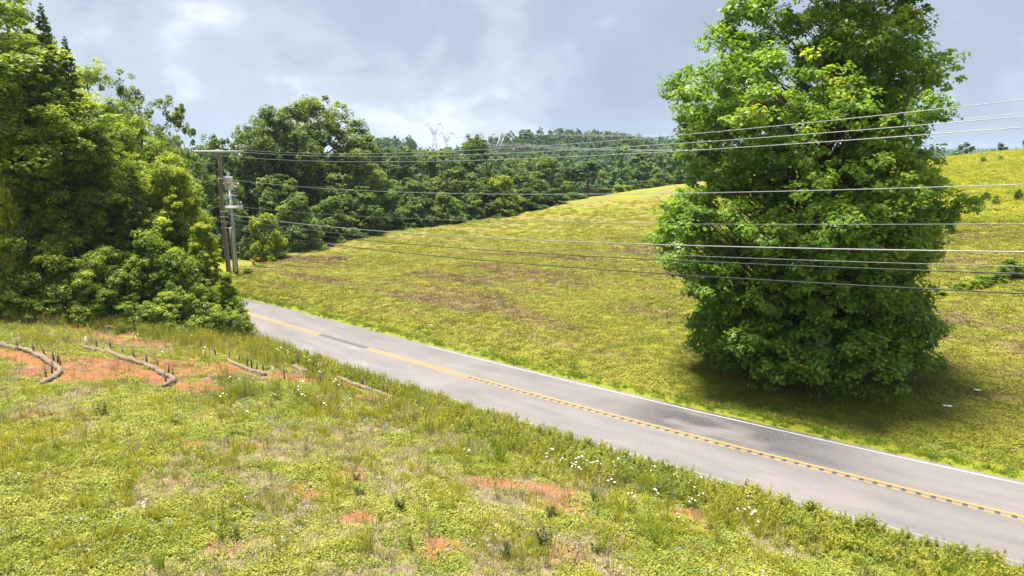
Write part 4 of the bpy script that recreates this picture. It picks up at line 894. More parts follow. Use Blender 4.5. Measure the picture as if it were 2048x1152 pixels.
# ------------------------------------------------------------------ transmission towers
def tower(u, vtop, Y, span, label, rz=0.0, vwaist=None):
    """delta lattice tower: four legs, waist, V arms, bridge with peaks"""
    top = at_y(u, vtop, Y); s_ = span/14.0; hb = top[2]                 # hb = top of the peaks
    base = T1(top[0], Y)-1.0; root = tag(empty('transmission_tower', (top[0], Y, base)), label, 'tower', 'transmission towers beyond the tree line'); root.rotation_euler = (0, 0, rz)
    Hh = hb-base; zb_ = Hh-2.6*s_; zw = zb_-8.0*s_; r = 0.10*s_*max(1.0, Y/420)
    def bars(name, segs, rr=r):
        mb = MB()
        for a, b in segs: mb.tube([a, b], rr, 4)
        mb.build(name, M['far_steel'], root)
    leg0, legw = 3.4*s_, 1.0*s_
    for sx in (-1, 1):
        for sy in (-1, 1): bars('leg', [((sx*leg0, sy*leg0, 0), (sx*legw, sy*legw, zw))], r*1.2)
    seg = []; nb = 6
    for k in range(nb):
        a, b = k/nb, (k+1)/nb; wa = leg0+(legw-leg0)*a; wb = leg0+(legw-leg0)*b; za, zb2 = zw*a, zw*b
        for sy in (-1, 1):
            seg += [((-wa, sy*wa, za), (wb, sy*wb, zb2)), ((wa, sy*wa, za), (-wb, sy*wb, zb2)), ((sy*wa, -wa, za), (sy*wb, wb, zb2)), ((sy*wa, wa, za), (sy*wb, -wb, zb2))]
    bars('leg_lattice', seg, r*0.7)
    for sx in (-1, 1):
        x1 = 4.3*s_; seg = []
        for sy in (-1, 1):
            seg += [((sx*legw, sy*legw, zw), (sx*x1, sy*0.8*s_, zb_)), ((-sx*legw*0.2, sy*legw, zw+0.6*s_), (sx*(x1-1.6*s_), sy*0.8*s_, zb_))]
        for k in range(5):
            a = k/5; b = (k+1)/5
            p0 = np.array([sx*legw, -legw, zw])*(1-a)+np.array([sx*x1, -0.8*s_, zb_])*a; p1 = np.array([-sx*legw*0.2, -legw, zw])*(1-b)+np.array([sx*(x1-1.6*s_), -0.8*s_, zb_])*b
            seg += [(p0, p1)]
        bars('arm', seg, r*0.9)
        bars('peak', [((sx*3.6*s_, 0, zb_), (sx*5.3*s_, 0, Hh)), ((sx*5.0*s_, 0, zb_), (sx*5.3*s_, 0, Hh))], r)
    seg = [((-7*s_, 0, zb_+0.15), (7*s_, 0, zb_+0.15)), ((-5.2*s_, 0.8*s_, zb_+0.9*s_), (5.2*s_, 0.8*s_, zb_+0.9*s_)), ((-7*s_, 0, zb_+0.15), (-5.2*s_, 0.8*s_, zb_+0.9*s_)), ((7*s_, 0, zb_+0.15), (5.2*s_, 0.8*s_, zb_+0.9*s_))]
    for k in range(12): x0 = (-6+k)*s_*0.86; seg.append(((x0, 0, zb_+0.15), (x0+0.43*s_, 0.8*s_, zb_+0.9*s_)))
    bars('bridge', seg, r)
    ends = []
    for xx in (-6.8, 0, 6.8):
        bars('insulator_string', [((xx*s_, 0, zb_+0.1), (xx*s_, 0, zb_-2.0*s_))], r*1.1)
        ends.append(Matrix.Rotation(rz, 4, 'Z') @ Vector((xx*s_, 0, zb_-2.0*s_))+Vector((top[0], Y, base)))
    for sx in (-1, 1): ends.append(Matrix.Rotation(rz, 4, 'Z') @ Vector((sx*5.3*s_, 0, Hh))+Vector((top[0], Y, base)))
    return ends
e1 = tower(868, 243, 560, 14, 'farther lattice transmission tower standing against the sky', 0.2)
e2 = tower(893, 262, 600, 12.5, 'lattice tower partly hidden behind trees right of the sky tower', 0.2)
e3 = tower(986, 262, 300, 15, 'nearer lattice transmission tower in front of the wooded hill', 0.12)
GT = 'conductors of the transmission line'
names = ['left', 'middle', 'right', 'left shield', 'right shield']
for k in range(5):
    a, b = np.array(e1[k]), np.array(e3[k]); tt = np.linspace(0, 1, 30)
    pts = a+(b-a)*tt[:, None]; pts[:, 2] -= 4*7*tt*(1-tt); mb = MB(); mb.tube(pts, 0.06, 4)
    tag(mb.build('conductor', M['far_steel'], None), f'thin {names[k]} conductor between the two transmission towers', 'wire', GT)
for k, (v0, v1) in enumerate(((262, 218), (256, 226), (249, 236), (246, 208), (243, 213))):
    a = np.array(e3[k]); b = at_y(2330, v1-18, 190); tt = np.linspace(0, 1, 40)
    pts = a+(b-a)*tt[:, None]; pts[:, 2] -= 4*(7.5-0.6*k)*tt*(1-tt); mb = MB(); mb.tube(pts, 0.035, 4)
    tag(mb.build('conductor', M['far_steel'], None), f'thin {names[k]} conductor from the nearer tower to the right', 'wire', GT)

def blades_mesh(name, specs, mat):
    """specs: list of (base, tip, width, tint[, bend]); each blade is two quads tapering to the tip"""
    V, Fq, tn = [], [], []
    for sp_ in specs:
        b, t_, w_, ti = sp_[:4]; b = np.array(b, float); t_ = np.array(t_, float); bend = np.array(sp_[4]) if len(sp_) > 4 else np.zeros(3)
        ax = t_-b; sd_ = np.cross(ax, [0.3, 0.2, 1.0] if abs(ax[2]) < 0.9*np.linalg.norm(ax) else [np.cos(ti*40), np.sin(ti*40), 0.1]); sd_ /= np.linalg.norm(sd_)+1e-9
        m_ = (b+t_)/2+bend; n0 = len(V)
        V += [b-sd_*w_*.4, b+sd_*w_*.4, m_+sd_*w_*.5, m_-sd_*w_*.5, t_+sd_*w_*.12, t_-sd_*w_*.12]; Fq += [[n0, n0+1, n0+2, n0+3], [n0+3, n0+2, n0+4, n0+5]]; tn += [ti, ti]
    return mesh_np(name, V, Fq, mat, False, {'tint': ('FACE', tn)})
# ------------------------------------------------------------------ straw wattles and stakes
WPTS = []
def wattle(pxs, r, label):
    r *= 1.12
    pts = np.array([hit(u, v) for u, v in pxs]); s_ = np.r_[0, np.cumsum(np.linalg.norm(np.diff(pts, axis=0), axis=1))]
    m = max(8, int(s_[-1]/0.10)); q = np.stack([np.interp(np.linspace(0, s_[-1], m), s_, pts[:, k]) for k in range(3)], 1)
    kk = np.hanning(9); kk /= kk.sum(); q[:, :2] = np.stack([np.convolve(np.pad(q[:, k], 4, 'edge'), kk, 'valid') for k in range(2)], 1)
    q[:, 2] = T(q[:, 0], q[:, 1])+r*0.62
    rad = r*(1+0.45*(fbm(np.arange(m)*0.45, np.zeros(m)+pxs[0][0], 12, 3)-0.5)*2); rad[0] *= 0.35; rad[1] *= 0.8; rad[-1] *= 0.35; rad[-2] *= 0.8
    q[:, 2] += (fbm(np.arange(m)*0.2, np.zeros(m)+pxs[0][1], 14, 3)-0.5)*r*0.9
    mb = MB(); mb.tube(q, rad, 12); V = mb.V[0]; V += np.random.RandomState(int(pxs[0][0])+20).normal(size=V.shape)*r*0.10
    o = mb.build('straw_wattle', M['wattle'], None, False); tag(o, label, 'straw wattle', 'straw wattles on the clay bank')
    WPTS.extend(q[::4, :2].tolist())
    rg = np.random.RandomState(int(pxs[0][0])+40); sp_ = []
    for k in range(int(m*5)):
        i = rg.randint(0, m); e = sph(rg, 1, 0.6)[0]; b = q[i]+e*rad[i]*0.9; dd_ = sph(rg, 1)[0]*0.6+e*0.5; sp_.append((b, b+dd_*rg.uniform(0.03, 0.10), 0.008, rg.rand()))
    f_ = link('loose_straw', blades_mesh('loose_straw', sp_, M['straw']), o); f_['kind'] = 'stuff'
wattle([(-12,691),(30,698),(62,706),(84,716),(97,727),(112,735),(122,745),(112,755),(97,763),(80,771)], 0.115, 'hooked straw wattle at the left edge of the picture')
wattle([(163,697),(200,703),(228,711),(247,719),(270,725),(290,731),(312,741),(328,752),(346,758),(348,765),(338,772),(324,777)], 0.115, 'long hooked straw wattle at the middle of the bare clay')
wattle([(452,721),(478,733),(505,744),(533,753)], 0.10, 'straw wattle right of the hooked ones, ending at bare clay')
wattle([(583,734),(600,741),(617,746)], 0.11, 'short straw wattle lump beside the small dark sapling')
wattle([(674,757),(700,768),(722,776),(748,785),(772,794),(786,800)], 0.10, 'straight straw wattle nearest the road')
stk = [(32.8,701.5),(64.6,709.5),(86.1,717.5),(103.2,723.8),(110.8,728),(117,738),(99.5,748.5),(89,764),(169.4,695),(190.8,698),(218.6,702.3),(243,711.5),(265.6,718.7),(290.2,729),(312.8,738.2),(334.3,750.5),(344.2,761),(330.2,771),
       (429,713.5),(455.8,719.5),(476,726),(492.7,734),(501.5,739),(511,744),(523.5,745),(567,760.5),(594.4,732),(645,746),(640.4,768.5),(724,773),(766.5,789),(775.3,793.5)]
stake_me = {}
for i, (u, v) in enumerate(stk):
    p_ = hit(u, v); pale = i == 8; kk = 'stake_pale' if pale else 'stake'
    if kk not in stake_me:
        mb = MB(); w_ = 0.030; mb.box((0, 0, 0.25), (2*w_, 1.7*w_, 0.80)); mb.add([(-w_*.8,-w_*.7,0.649),(w_*.8,-w_*.7,0.649),(w_*.5,w_*.6,0.67),(-w_*.5,w_*.5,0.67)], [[0,1,2,3]])
        stake_me[kk] = mesh_np('stake', np.vstack(mb.V), np.vstack(mb.F), M[kk])
    o = link('wooden_stake', stake_me[kk], None, (p_[0], p_[1]+0.16, p_[2]-0.02)); o.rotation_euler = (RNG.uniform(-.10, .10), RNG.uniform(-.12, .12), RNG.uniform(0, 3)); o.scale = (1, 1, RNG.uniform(0.75, 1.05))
    if i < 8: w_, n_ = 'hooked wattle at the left edge', i+1
    elif i < 18: w_, n_ = 'long hooked wattle', i-7
    elif i < 25: w_, n_ = 'wattle right of the hooked ones', i-17
    else: w_, n_ = 'clay near the road', i-24
    ordn = ['first', 'second', 'third', 'fourth', 'fifth', 'sixth', 'seventh', 'eighth', 'ninth', 'tenth'][n_-1]
    tag(o, ('pale new wooden stake at the head of the long hooked wattle' if pale else f'weathered wooden stake, {ordn} from the left along the {w_}'), 'stake', 'stakes holding the wattles')

# ------------------------------------------------------------------ fence remains and litter on the field
def post(u, vb, vt, tilt, label, r=0.035):
    p_ = hit(u, vb); top = at_y(u, vt, p_[1]); hgt = top[2]-p_[2]
    mb = MB(); mb.tube([(0,0,-0.3),(0.01,0,hgt*0.5),(0,0.01,hgt-0.02),(0,0,hgt)], [r, r, r*0.9, r*0.4], 7); mb.box((0.0, -r*1.1, hgt*0.72), (r*2.4, r*0.8, r*1.2))
    o = mb.build('fence_post', M['rust'], None, True, tuple(p_)); o.rotation_euler = (0, tilt, 0); tag(o, label, 'fence post', 'fence remains on the field')
post(1877, 577, 558, 0.0, 'thin upright fence post at the left end of the brushy strip')
post(1902, 578, 560, -0.85, 'fence post leaning far over beside the thin upright one')
post(2025, 546, 508, 0.0, 'tall thin fence post above the brush pile at the right edge', 0.03)
post(1993, 558, 540, 0.05, 'short fence post left of the brush pile')
lit = [(1895,815,0.17,'white scrap of litter on brown stubble below the tree shadow'), (1955,783,0.13,'white scrap of litter right of the tree shadow on the field'), (862,652,0.12,'pale scrap of litter on the stubble near the road bend')]
for u, v, s_, lb in lit:
    p_ = hit(u, v); rng = np.random.RandomState(int(u)); g = 5
    xs, ys = np.meshgrid(np.linspace(-1, 1, g), np.linspace(-0.6, 0.6, g)); zz = 0.06+0.05*rng.rand(g, g)
    V = np.stack([xs.ravel()*s_+rng.normal(size=g*g)*0.02, ys.ravel()*s_, zz.ravel()], 1); ii = np.arange(g*g).reshape(g, g)
    Fq = np.stack([ii[:-1,:-1], ii[:-1,1:], ii[1:,1:], ii[1:,:-1]], -1).reshape(-1, 4)
    tag(link('litter', mesh_np('litter', V, Fq, M['litter']), None, tuple(p_)), lb, 'litter', 'litter on the field')

# ------------------------------------------------------------------ ground cover (scattered by geometry nodes, one object per kind)
def tuft(name, mat, n_, hmin, hmax, spread, w_, lean, seed):
    rng = np.random.RandomState(seed); sp_ = []
    for k in range(n_):
        a = rng.uniform(0, 6.28); r_ = spread*rng.rand()**0.6; hh = rng.uniform(hmin, hmax); l_ = rng.uniform(0.2, 1.0)*lean*hh; a2 = a+rng.normal()*0.8
        b = (r_*np.cos(a), r_*np.sin(a), -0.02); t_ = (b[0]+l_*np.cos(a2), b[1]+l_*np.sin(a2), hh)
        sp_.append((b, t_, w_*rng.uniform(0.7, 1.3), np.clip(0.5+0.25*rng.normal(), 0, 1), (-0.15*l_*np.cos(a2), -0.15*l_*np.sin(a2), 0.08*hh)))
    return blades_mesh(name, sp_, mat)
def matmesh(name, mat, n_, spread, hmax, leaf, seed):
    rng = np.random.RandomState(seed); a = rng.uniform(0, 6.28, n_); r_ = spread*rng.rand(n_)**0.6
    C = np.stack([r_*np.cos(a), r_*np.sin(a), 0.01+hmax*rng.rand(n_)*(1-0.7*(r_/spread)**2)], 1)
    N = np.array([0, 0, 1.0])+rng.normal(size=(n_, 3))*0.30
    return leaves(name, C, N, leaf*rng.uniform(0.6, 1.4, n_), 0.5+0.25*rng.normal(size=n_), mat, rng, 0.6, fold=0.05)
def weedmesh(name, mat, nst, h, spread, leaf, seed, nleaf=26, leafdown=0.15):
    rng = np.random.RandomState(seed); Cs, Ns = [], []; sp_ = []
    for k in range(nst):
        a = rng.uniform(0, 6.28); hh = h*rng.uniform(0.6, 1.1); b = np.array([spread*0.3*np.cos(a)*rng.rand(), spread*0.3*np.sin(a)*rng.rand(), -0.02]); t_ = np.array([spread*np.cos(a)*rng.uniform(0.3, 1), spread*np.sin(a)*rng.uniform(0.3, 1), hh])
        sp_.append((b, t_, 0.012, 0.3))
        f = rng.uniform(leafdown, 1, nleaf); p_ = b+(t_-b)*f[:, None]; e = rng.normal(size=(nleaf, 3)); e[:, 2] *= 0.3
        Cs.append(p_+e/np.linalg.norm(e, axis=1)[:, None]*(leaf*0.9*(1.25-f))[:, None]); Ns.append(np.c_[e[:, :2]*0.4, np.ones(nleaf)]+rng.normal(size=(nleaf, 3))*0.35)
    C = np.vstack(Cs); N = np.vstack(Ns); m1 = leaves(name, C, N, leaf*rng.uniform(0.6, 1.3, len(C)), 0.5+0.25*rng.normal(size=len(C)), mat, rng, 0.42)
    V1 = np.empty(len(m1.vertices)*3, np.float32); m1.vertices.foreach_get('co', V1); m2 = blades_mesh(name, sp_, mat)
    V2 = np.empty(len(m2.vertices)*3, np.float32); m2.vertices.foreach_get('co', V2)
    V = np.vstack([V1.reshape(-1, 3), V2.reshape(-1, 3)]); F1 = np.arange(len(m1.vertices)).reshape(-1, 4)
    F2 = np.array([list(p_.vertices) for p_ in m2.polygons])+len(m1.vertices)
    bpy.data.meshes.remove(m1); bpy.data.meshes.remove(m2)
    rr_ = np.random.RandomState(seed+1)
    return mesh_np(name, V, np.vstack([F1, F2]), mat, False, {'tint': ('FACE', np.clip(0.5+0.22*rr_.normal(size=len(F1)+len(F2)), 0, 1))})
def flowermesh(name, petal, n_, h, spread, disc, seed, flat=True):
    """stems (slot 0) with flower heads (slot 1)"""
    rng = np.random.RandomState(seed); sp_ = []; heads = []
    for k in range(n_):
        a = rng.uniform(0, 6.28); hh = h*rng.uniform(0.55, 1.1); b = np.array([0.4*spread*np.cos(a)*rng.rand(), 0.4*spread*np.sin(a)*rng.rand(), -0.02]); t_ = np.array([spread*np.cos(a)*rng.rand(), spread*np.sin(a)*rng.rand(), hh])
        sp_.append((b, t_, 0.010, 0.4)); heads.append(t_)
    me = blades_mesh(name, sp_, M['weed']); V0 = np.empty(len(me.vertices)*3, np.float32); me.vertices.foreach_get('co', V0); V = [V0.reshape(-1, 3)]
    Fq = [list(p_.vertices) for p_ in me.polygons]; nst = len(Fq); n0 = len(me.vertices); bpy.data.meshes.remove(me)
    for t_ in heads:
        r_ = disc*rng.uniform(0.7, 1.3); tl = rng.normal(size=2)*0.25; ring = []
        for j in range(8):
            a = j*math.pi/4; rr_ = r_*(1.0 if j % 2 else 0.72); x_, y_ = rr_*math.cos(a), rr_*math.sin(a); ring.append((t_[0]+x_, t_[1]+y_, t_[2]+tl[0]*x_+tl[1]*y_+0.1*r_))
        V.append(np.array(ring+[(t_[0], t_[1], t_[2]-0.1*r_)])); Fq += [[n0+8, n0+j, n0+j+1, n0+(j+2) % 8] for j in (0, 2, 4, 6)]; n0 += 9
    me = mesh_np(name, np.vstack(V), Fq, M['weed'], False, {'tint': ('FACE', np.full(len(Fq), 0.5))}); me.materials.append(petal)
    me.polygons.foreach_set('material_index', np.r_[np.zeros(nst, np.int32), np.ones(len(Fq)-nst, np.int32)].astype(np.int32)); return me
def scatter(name, pts, protos, scale, rng, label, cat):
    n_ = len(pts); me = bpy.data.meshes.new(name); me.vertices.add(n_); me.vertices.foreach_set('co', np.asarray(pts, np.float32).ravel())
    a = me.attributes.new('scl', 'FLOAT', 'POINT'); a.data.foreach_set('value', np.asarray(np.broadcast_to(scale, (n_,)), np.float32))
    a = me.attributes.new('rot', 'FLOAT_VECTOR', 'POINT'); rv = np.stack([rng.normal(size=n_)*0.06, rng.normal(size=n_)*0.06, rng.uniform(0, 6.283, n_)], 1).astype(np.float32); a.data.foreach_set('vector', rv.ravel())
    a = me.attributes.new('pick', 'INT', 'POINT'); a.data.foreach_set('value', rng.randint(0, len(protos), n_).astype(np.int32))
    me.update(); o = link(name, me); tag(o, label, cat, kind='stuff')
    ng = bpy.data.node_groups.new(name, 'GeometryNodeTree'); ng.interface.new_socket('Geometry', in_out='INPUT', socket_type='NodeSocketGeometry'); ng.interface.new_socket('Geometry', in_out='OUTPUT', socket_type='NodeSocketGeometry')
    N_ = ng.nodes; Lk = ng.links; gi = N_.new('NodeGroupInput'); go = N_.new('NodeGroupOutput'); ins = N_.new('GeometryNodeInstanceOnPoints'); g2i = N_.new('GeometryNodeGeometryToInstance')
    for pm in reversed(protos):
        po = bpy.data.objects.new(pm.name+'_source', pm); oi = N_.new('GeometryNodeObjectInfo'); oi.inputs['Object'].default_value = po; oi.inputs['As Instance'].default_value = True
        Lk.new(oi.outputs['Geometry'], g2i.inputs[0]) if False else Lk.new(oi.outputs['Geometry'], JG(N_, Lk, ins).inputs[0])
    def na(nm, dt):
        q = N_.new('GeometryNodeInputNamedAttribute'); q.data_type = dt; q.inputs['Name'].default_value = nm; return q.outputs[0]
    e2r = N_.new('FunctionNodeEulerToRotation'); Lk.new(na('rot', 'FLOAT_VECTOR'), e2r.inputs[0])
    m2p = N_.new('GeometryNodeMeshToPoints'); Lk.new(gi.outputs[0], m2p.inputs[0])
    Lk.new(m2p.outputs[0], ins.inputs['Points']); ins.inputs['Pick Instance'].default_value = True
    Lk.new(na('pick', 'INT'), ins.inputs['Instance Index']); Lk.new(e2r.outputs[0], ins.inputs['Rotation']); Lk.new(na('scl', 'FLOAT'), ins.inputs['Scale'])
    Lk.new(ins.outputs[0], go.inputs[0])
    md = o.modifiers.new('scatter', 'NODES'); md.node_group = ng; return o
def JG(N_, Lk, ins):
    for q in N_:
        if q.bl_idname == 'GeometryNodeJoinGeometry': return q
    q = N_.new('GeometryNodeJoinGeometry'); Lk.new(q.outputs[0], ins.inputs['Instance']); return q
def in_view(x, y, z, m=90):
    u, v, fw = pix(np.stack([x, y, z], 1)); return (fw > 1) & (u > -m) & (u < 2048+m) & (v < 1152+m)
R9 = np.random.RandomState(99)
def sample(n_, x0, x1, y0, y1, keep, clear=0.0):
    x = R9.uniform(x0, x1, n_); y = R9.uniform(y0, y1, n_); z = T(x, y); k = in_view(x, y, z)
    x, y, z = x[k], y[k], z[k]; d, _, s_ = road_sd(x, y); k = keep(x, y, d, R9.rand(len(x)))
    if clear and len(WPTS):
        wp = np.array(WPTS); dm = np.full(len(x), 9.0)
        for wx_, wy_ in wp: dm = np.minimum(dm, np.hypot((x-wx_)/1.0, (y-wy_+0.55)/1.25))
        k &= dm > clear
    return np.stack([x[k], y[k], z[k]], 1)
NEAR = lambda d: d < -3.55
WOODLINE = lambda x, y: y < 41.5+0.0*x
# low mat of clover-like plants and short grass on the bank
mats = [matmesh('low_plants', M['mat_green'], 60, 0.26, 0.10, 0.055, s_) for s_ in (1, 2, 3)]+[tuft('low_plants', M['mat_green'], 30, 0.05, 0.14, 0.22, 0.016, 0.9, 4)]
def keep_mat(x, y, d, r):
    cl = clay_mask(x, y); dr = dry_mask(x, y); return NEAR(d) & (r < (1-0.88*cl)*(1-0.76*dr))
p_ = sample(95000, -34, 24, 13, 46, keep_mat, 0.16); scatter('low_plants', p_, mats, 0.55+0.85*R9.rand(len(p_))**1.5, R9, 'yellow-green low plants covering the bank in the foreground', 'ground cover'); print('mat', len(p_))
gr = [tuft('grass', M['blade_green'], 26, 0.10, 0.30, 0.10, 0.012, 0.7, s_) for s_ in (11, 12, 13)]
def keep_gr(x, y, d, r):
    pt = fbm(x/1.8, y/1.8, 33, 3); return NEAR(d) & (r < 0.75*sstep(0.46, 0.68, pt)*(1-0.9*clay_mask(x, y)))
p_ = sample(42000, -34, 24, 13, 46, keep_gr, 0.4); scatter('grass', p_, gr, 0.5+0.8*R9.rand(len(p_)), R9, 'loose green grass tufts on the foreground bank', 'grass'); print('grass', len(p_))
dr_ = [tuft('dry_grass', M['straw'], 22, 0.03, 0.16, 0.20, 0.010, 1.6, s_) for s_ in (21, 22)]
def keep_dr(x, y, d, r): return NEAR(d) & (r < 0.10+0.75*dry_mask(x, y)*(1-0.7*clay_mask(x, y)))
p_ = sample(42000, -34, 24, 13, 46, keep_dr); scatter('dry_grass', p_, dr_, 0.6+0.7*R9.rand(len(p_)), R9, 'grey-tan dead grass lying between the plants on the bank', 'dry grass')
# clods on the clay
def clod(seed):
    rng = np.random.RandomState(seed); v = np.array([[-1,-1,-.6],[1,-1,-.6],[1,1,-.6],[-1,1,-.6],[-.8,-.8,.6],[.8,-.8,.6],[.8,.8,.6],[-.8,.8,.6]], float)*0.03*rng.uniform(0.6, 1.4, (8, 3))
    return mesh_np('clay_clods', v, [[0,3,2,1],[4,5,6,7],[0,1,5,4],[1,2,6,5],[2,3,7,6],[3,0,4,7]], M['clod'])
M['clod'] = plain('clay_clod', (0.30, 0.135, 0.065), 0.95, var=0.45, scale=30)
def keep_cl(x, y, d, r): return NEAR(d) & (r < clay_mask(x, y)*0.9)
p_ = sample(60000, -34, 24, 13, 44, keep_cl); scatter('clay_clods', p_, [clod(1), clod(2), clod(3)], 0.4+1.3*R9.rand(len(p_))**3, R9, 'crumbs of red clay on the bare patches', 'clay')
# thin brown seed stalks
ss_ = [tuft('seed_stalks', M['stem_brown'], 7, 0.18, 0.55, 0.12, 0.009, 0.35, s_) for s_ in (27, 28)]
def keep_ss(x, y, d, r): return NEAR(d) & (r < 0.10+0.55*sstep(0.48, 0.62, fbm(x/1.3, y/1.3, 29, 3)))
p_ = sample(9000, -34, 24, 13, 42, keep_ss); scatter('seed_stalks', p_, ss_, 0.6+0.7*R9.rand(len(p_)), R9, 'thin brown seed stalks standing among the low plants of the bank', 'weeds')
# verge weeds along the near road edge
vw = [weedmesh('verge_weeds', M['weed'], 7, 0.42, 0.26, 0.085, s_, 20) for s_ in (31, 32, 33)]+[tuft('verge_weeds', M['rich_green'], 34, 0.15, 0.45, 0.16, 0.014, 0.7, 34), matmesh('verge_weeds', M['rich_green'], 90, 0.30, 0.22, 0.075, 35)]
def keep_vw(x, y, d, r): return (d < -3.3) & (d > -7.0) & (r < sstep(-7.4, -4.6, d)*(0.55+0.8*fbm(x/1.6, y/1.6, 36, 3)))
p_ = sample(46000, -26, 22, 13, 50, keep_vw, 0.7); scatter('verge_weeds', p_, vw, 0.45+0.65*R9.rand(len(p_)), R9, 'thick green weeds along the near edge of the road', 'weeds'); print('verge', len(p_))
# tall weeds: a belt along the bank top and below the wood
tw = [weedmesh('tall_weeds', M['weed'], 5, 0.85, 0.28, 0.07, s_, 26, 0.05) for s_ in (41, 42)]+[tuft('tall_weeds', M['blade_green'], 30, 0.35, 0.85, 0.14, 0.014, 0.5, 43), tuft('tall_weeds', M['straw'], 16, 0.3, 0.8, 0.14, 0.010, 0.5, 44)]
belt = [hit(u, v) for u, v in ((560, 800), (700, 820), (850, 860), (1000, 900), (1150, 950), (1300, 1000), (1450, 1030))]
bx_ = np.array([b[0] for b in belt]); by_ = np.array([b[1] for b in belt])
def keep_tw(x, y, d, r):
    yb = np.interp(x, bx_, by_); bl = np.exp(-((y-yb)/1.6)**2)*(x > bx_[0]-2)*(x < bx_[-1]+2)
    wd = sstep(36.5, 39.5, y+0.12*(x+20))*(x < -14)
    rest = 0.035
    rd = 0.45*sstep(-9, -6.5, d)*sstep(-0.2, 1.2, -d-3.6)*(x < 2)
    return NEAR(d) & (r < np.maximum.reduce([bl*0.62*sstep(0.35, 0.6, fbm(x/1.5, y/1.5, 38, 3)), wd*0.85, rest+0*x, rd])*(1-0.85*clay_mask(x, y)))
p_ = sample(30000, -34, 24, 13, 46, keep_tw, 0.75); scatter('tall_weeds', p_, tw, 0.5+0.65*R9.rand(len(p_)), R9, 'tall upright weeds on the bank and along the foot of the wood', 'weeds'); print('tall', len(p_))
# flowers
fw_ = [flowermesh('white_wildflowers', M['petal_white'], 4, 0.65, 0.20, 0.036, s_) for s_ in (51, 52)]
def keep_fl(x, y, d, r):
    yb = np.interp(x, bx_, by_); bl = np.exp(-((y-yb-0.3)/2.2)**2)*(x > bx_[0]-3)*(x < bx_[-1]+1); wd = sstep(31, 34, y)*(x > -27)*(x < -8)
    return NEAR(d) & (r < np.maximum.reduce([bl*0.65*sstep(0.45, 0.62, fbm(x/1.6, y/1.6, 61, 3)), wd*0.40*sstep(0.5, 0.62, fbm(x/1.6, y/1.6, 62, 3)), 0.006+0*x]))
p_ = sample(2600, -32, 20, 13, 41, keep_fl, 0.6); scatter('white_wildflowers', p_, fw_, 0.6+0.5*R9.rand(len(p_)), R9, 'white flat-topped wildflowers dotted over the bank', 'flowers'); print('white', len(p_))
bf = [flowermesh('blue_wildflowers', M['petal_blue'], 6, 0.50, 0.25, 0.016, s_) for s_ in (53, 54)]
def keep_bf(x, y, d, r): return NEAR(d) & (r < 0.02+0.5*sstep(0.52, 0.66, fbm(x/2.2, y/2.2, 64, 3)))
p_ = sample(1200, -16, 14, 13, 30, keep_bf); scatter('blue_wildflowers', p_, bf, 0.6+0.5*R9.rand(len(p_)), R9, 'small blue chicory flowers scattered over the foreground', 'flowers'); print('blue', len(p_))
# single plants of the foreground
pl_me = [weedmesh('leafy_weed', M['weed_dark'], 16, 0.36, 0.34, 0.062, s_, 22) for s_ in (71, 72, 73)]
gt_me = [tuft('grass_tuft', M['rich_green'], 60, 0.18, 0.52, 0.10, 0.013, 0.9, s_) for s_ in (74, 75)]
for u, v, s_, lb in ((800,1018,1.0,'dark bushy weed left of the foreground centre'),(1088,1085,1.25,'dark bushy weed at the bottom, right of the clay scar'),(1010,1118,1.0,'dark bushy weed at the bottom edge near the centre'),(1105,1035,0.9,'low dark weed with blue flowers above the bottom bushy weed'),
                     (720,990,0.8,'dark weed beside dry grass left of centre'),(712,960,0.7,'small blue-green weed above the dark weed left of centre'),(930,865,1.0,'dark weed at the left end of the tall weed belt'),(1190,1105,0.75,'low leafy weed near the bottom right of centre'),
                     (625,745,1.9,'small dark sapling on the bare clay beside the short wattle'),(350,850,0.9,'dark weed patch in the left foreground'),(205,830,1.2,'blue-green feathery weed in the left foreground'),(470,1080,0.8,'weed clump near the watermark side of the bottom')):
    if 'watermark' in lb: lb = 'leafy weed clump in the lower left foreground'
    p_ = hit(u, v); o = link('leafy_weed', pl_me[int(u) % 3], None, tuple(p_)); o.scale = (s_*0.9, s_*0.9, s_*(1.1 if s_ < 1.5 else 1.25)); o.rotation_euler = (0, 0, u); tag(o, lb, 'weed', 'single weeds on the bank')
for u, v, s_, lb in ((1190,1005,1.0,'dense green grass tuft at the right foot of the weed belt'),(1310,1085,1.0,'green grass tuft on dry ground at lower right'),(985,900,0.9,'dark green grass tuft in the weed belt'),(320,1140,1.1,'yellow-green grass tuft at the bottom edge, left'),
                     (1045,998,0.5,'small grass tuft on the clay scar'),(1240,1030,0.6,'small grass tuft right of the clay scar'),(760,1045,0.6,'small grass tuft below the dark weed left of centre'),(540,950,0.6,'small grass tuft on dry soil left of centre'),(1000,860,1.7,'tallest grass spike clump rising in front of the road')):
    p_ = hit(u, v if v != 860 else 925); o = link('grass_tuft', gt_me[int(u) % 2], None, tuple(p_)); o.scale = (s_*0.8, s_*0.8, s_*1.25); o.rotation_euler = (0, 0, u); tag(o, lb, 'grass tuft', 'single grass tufts on the bank')

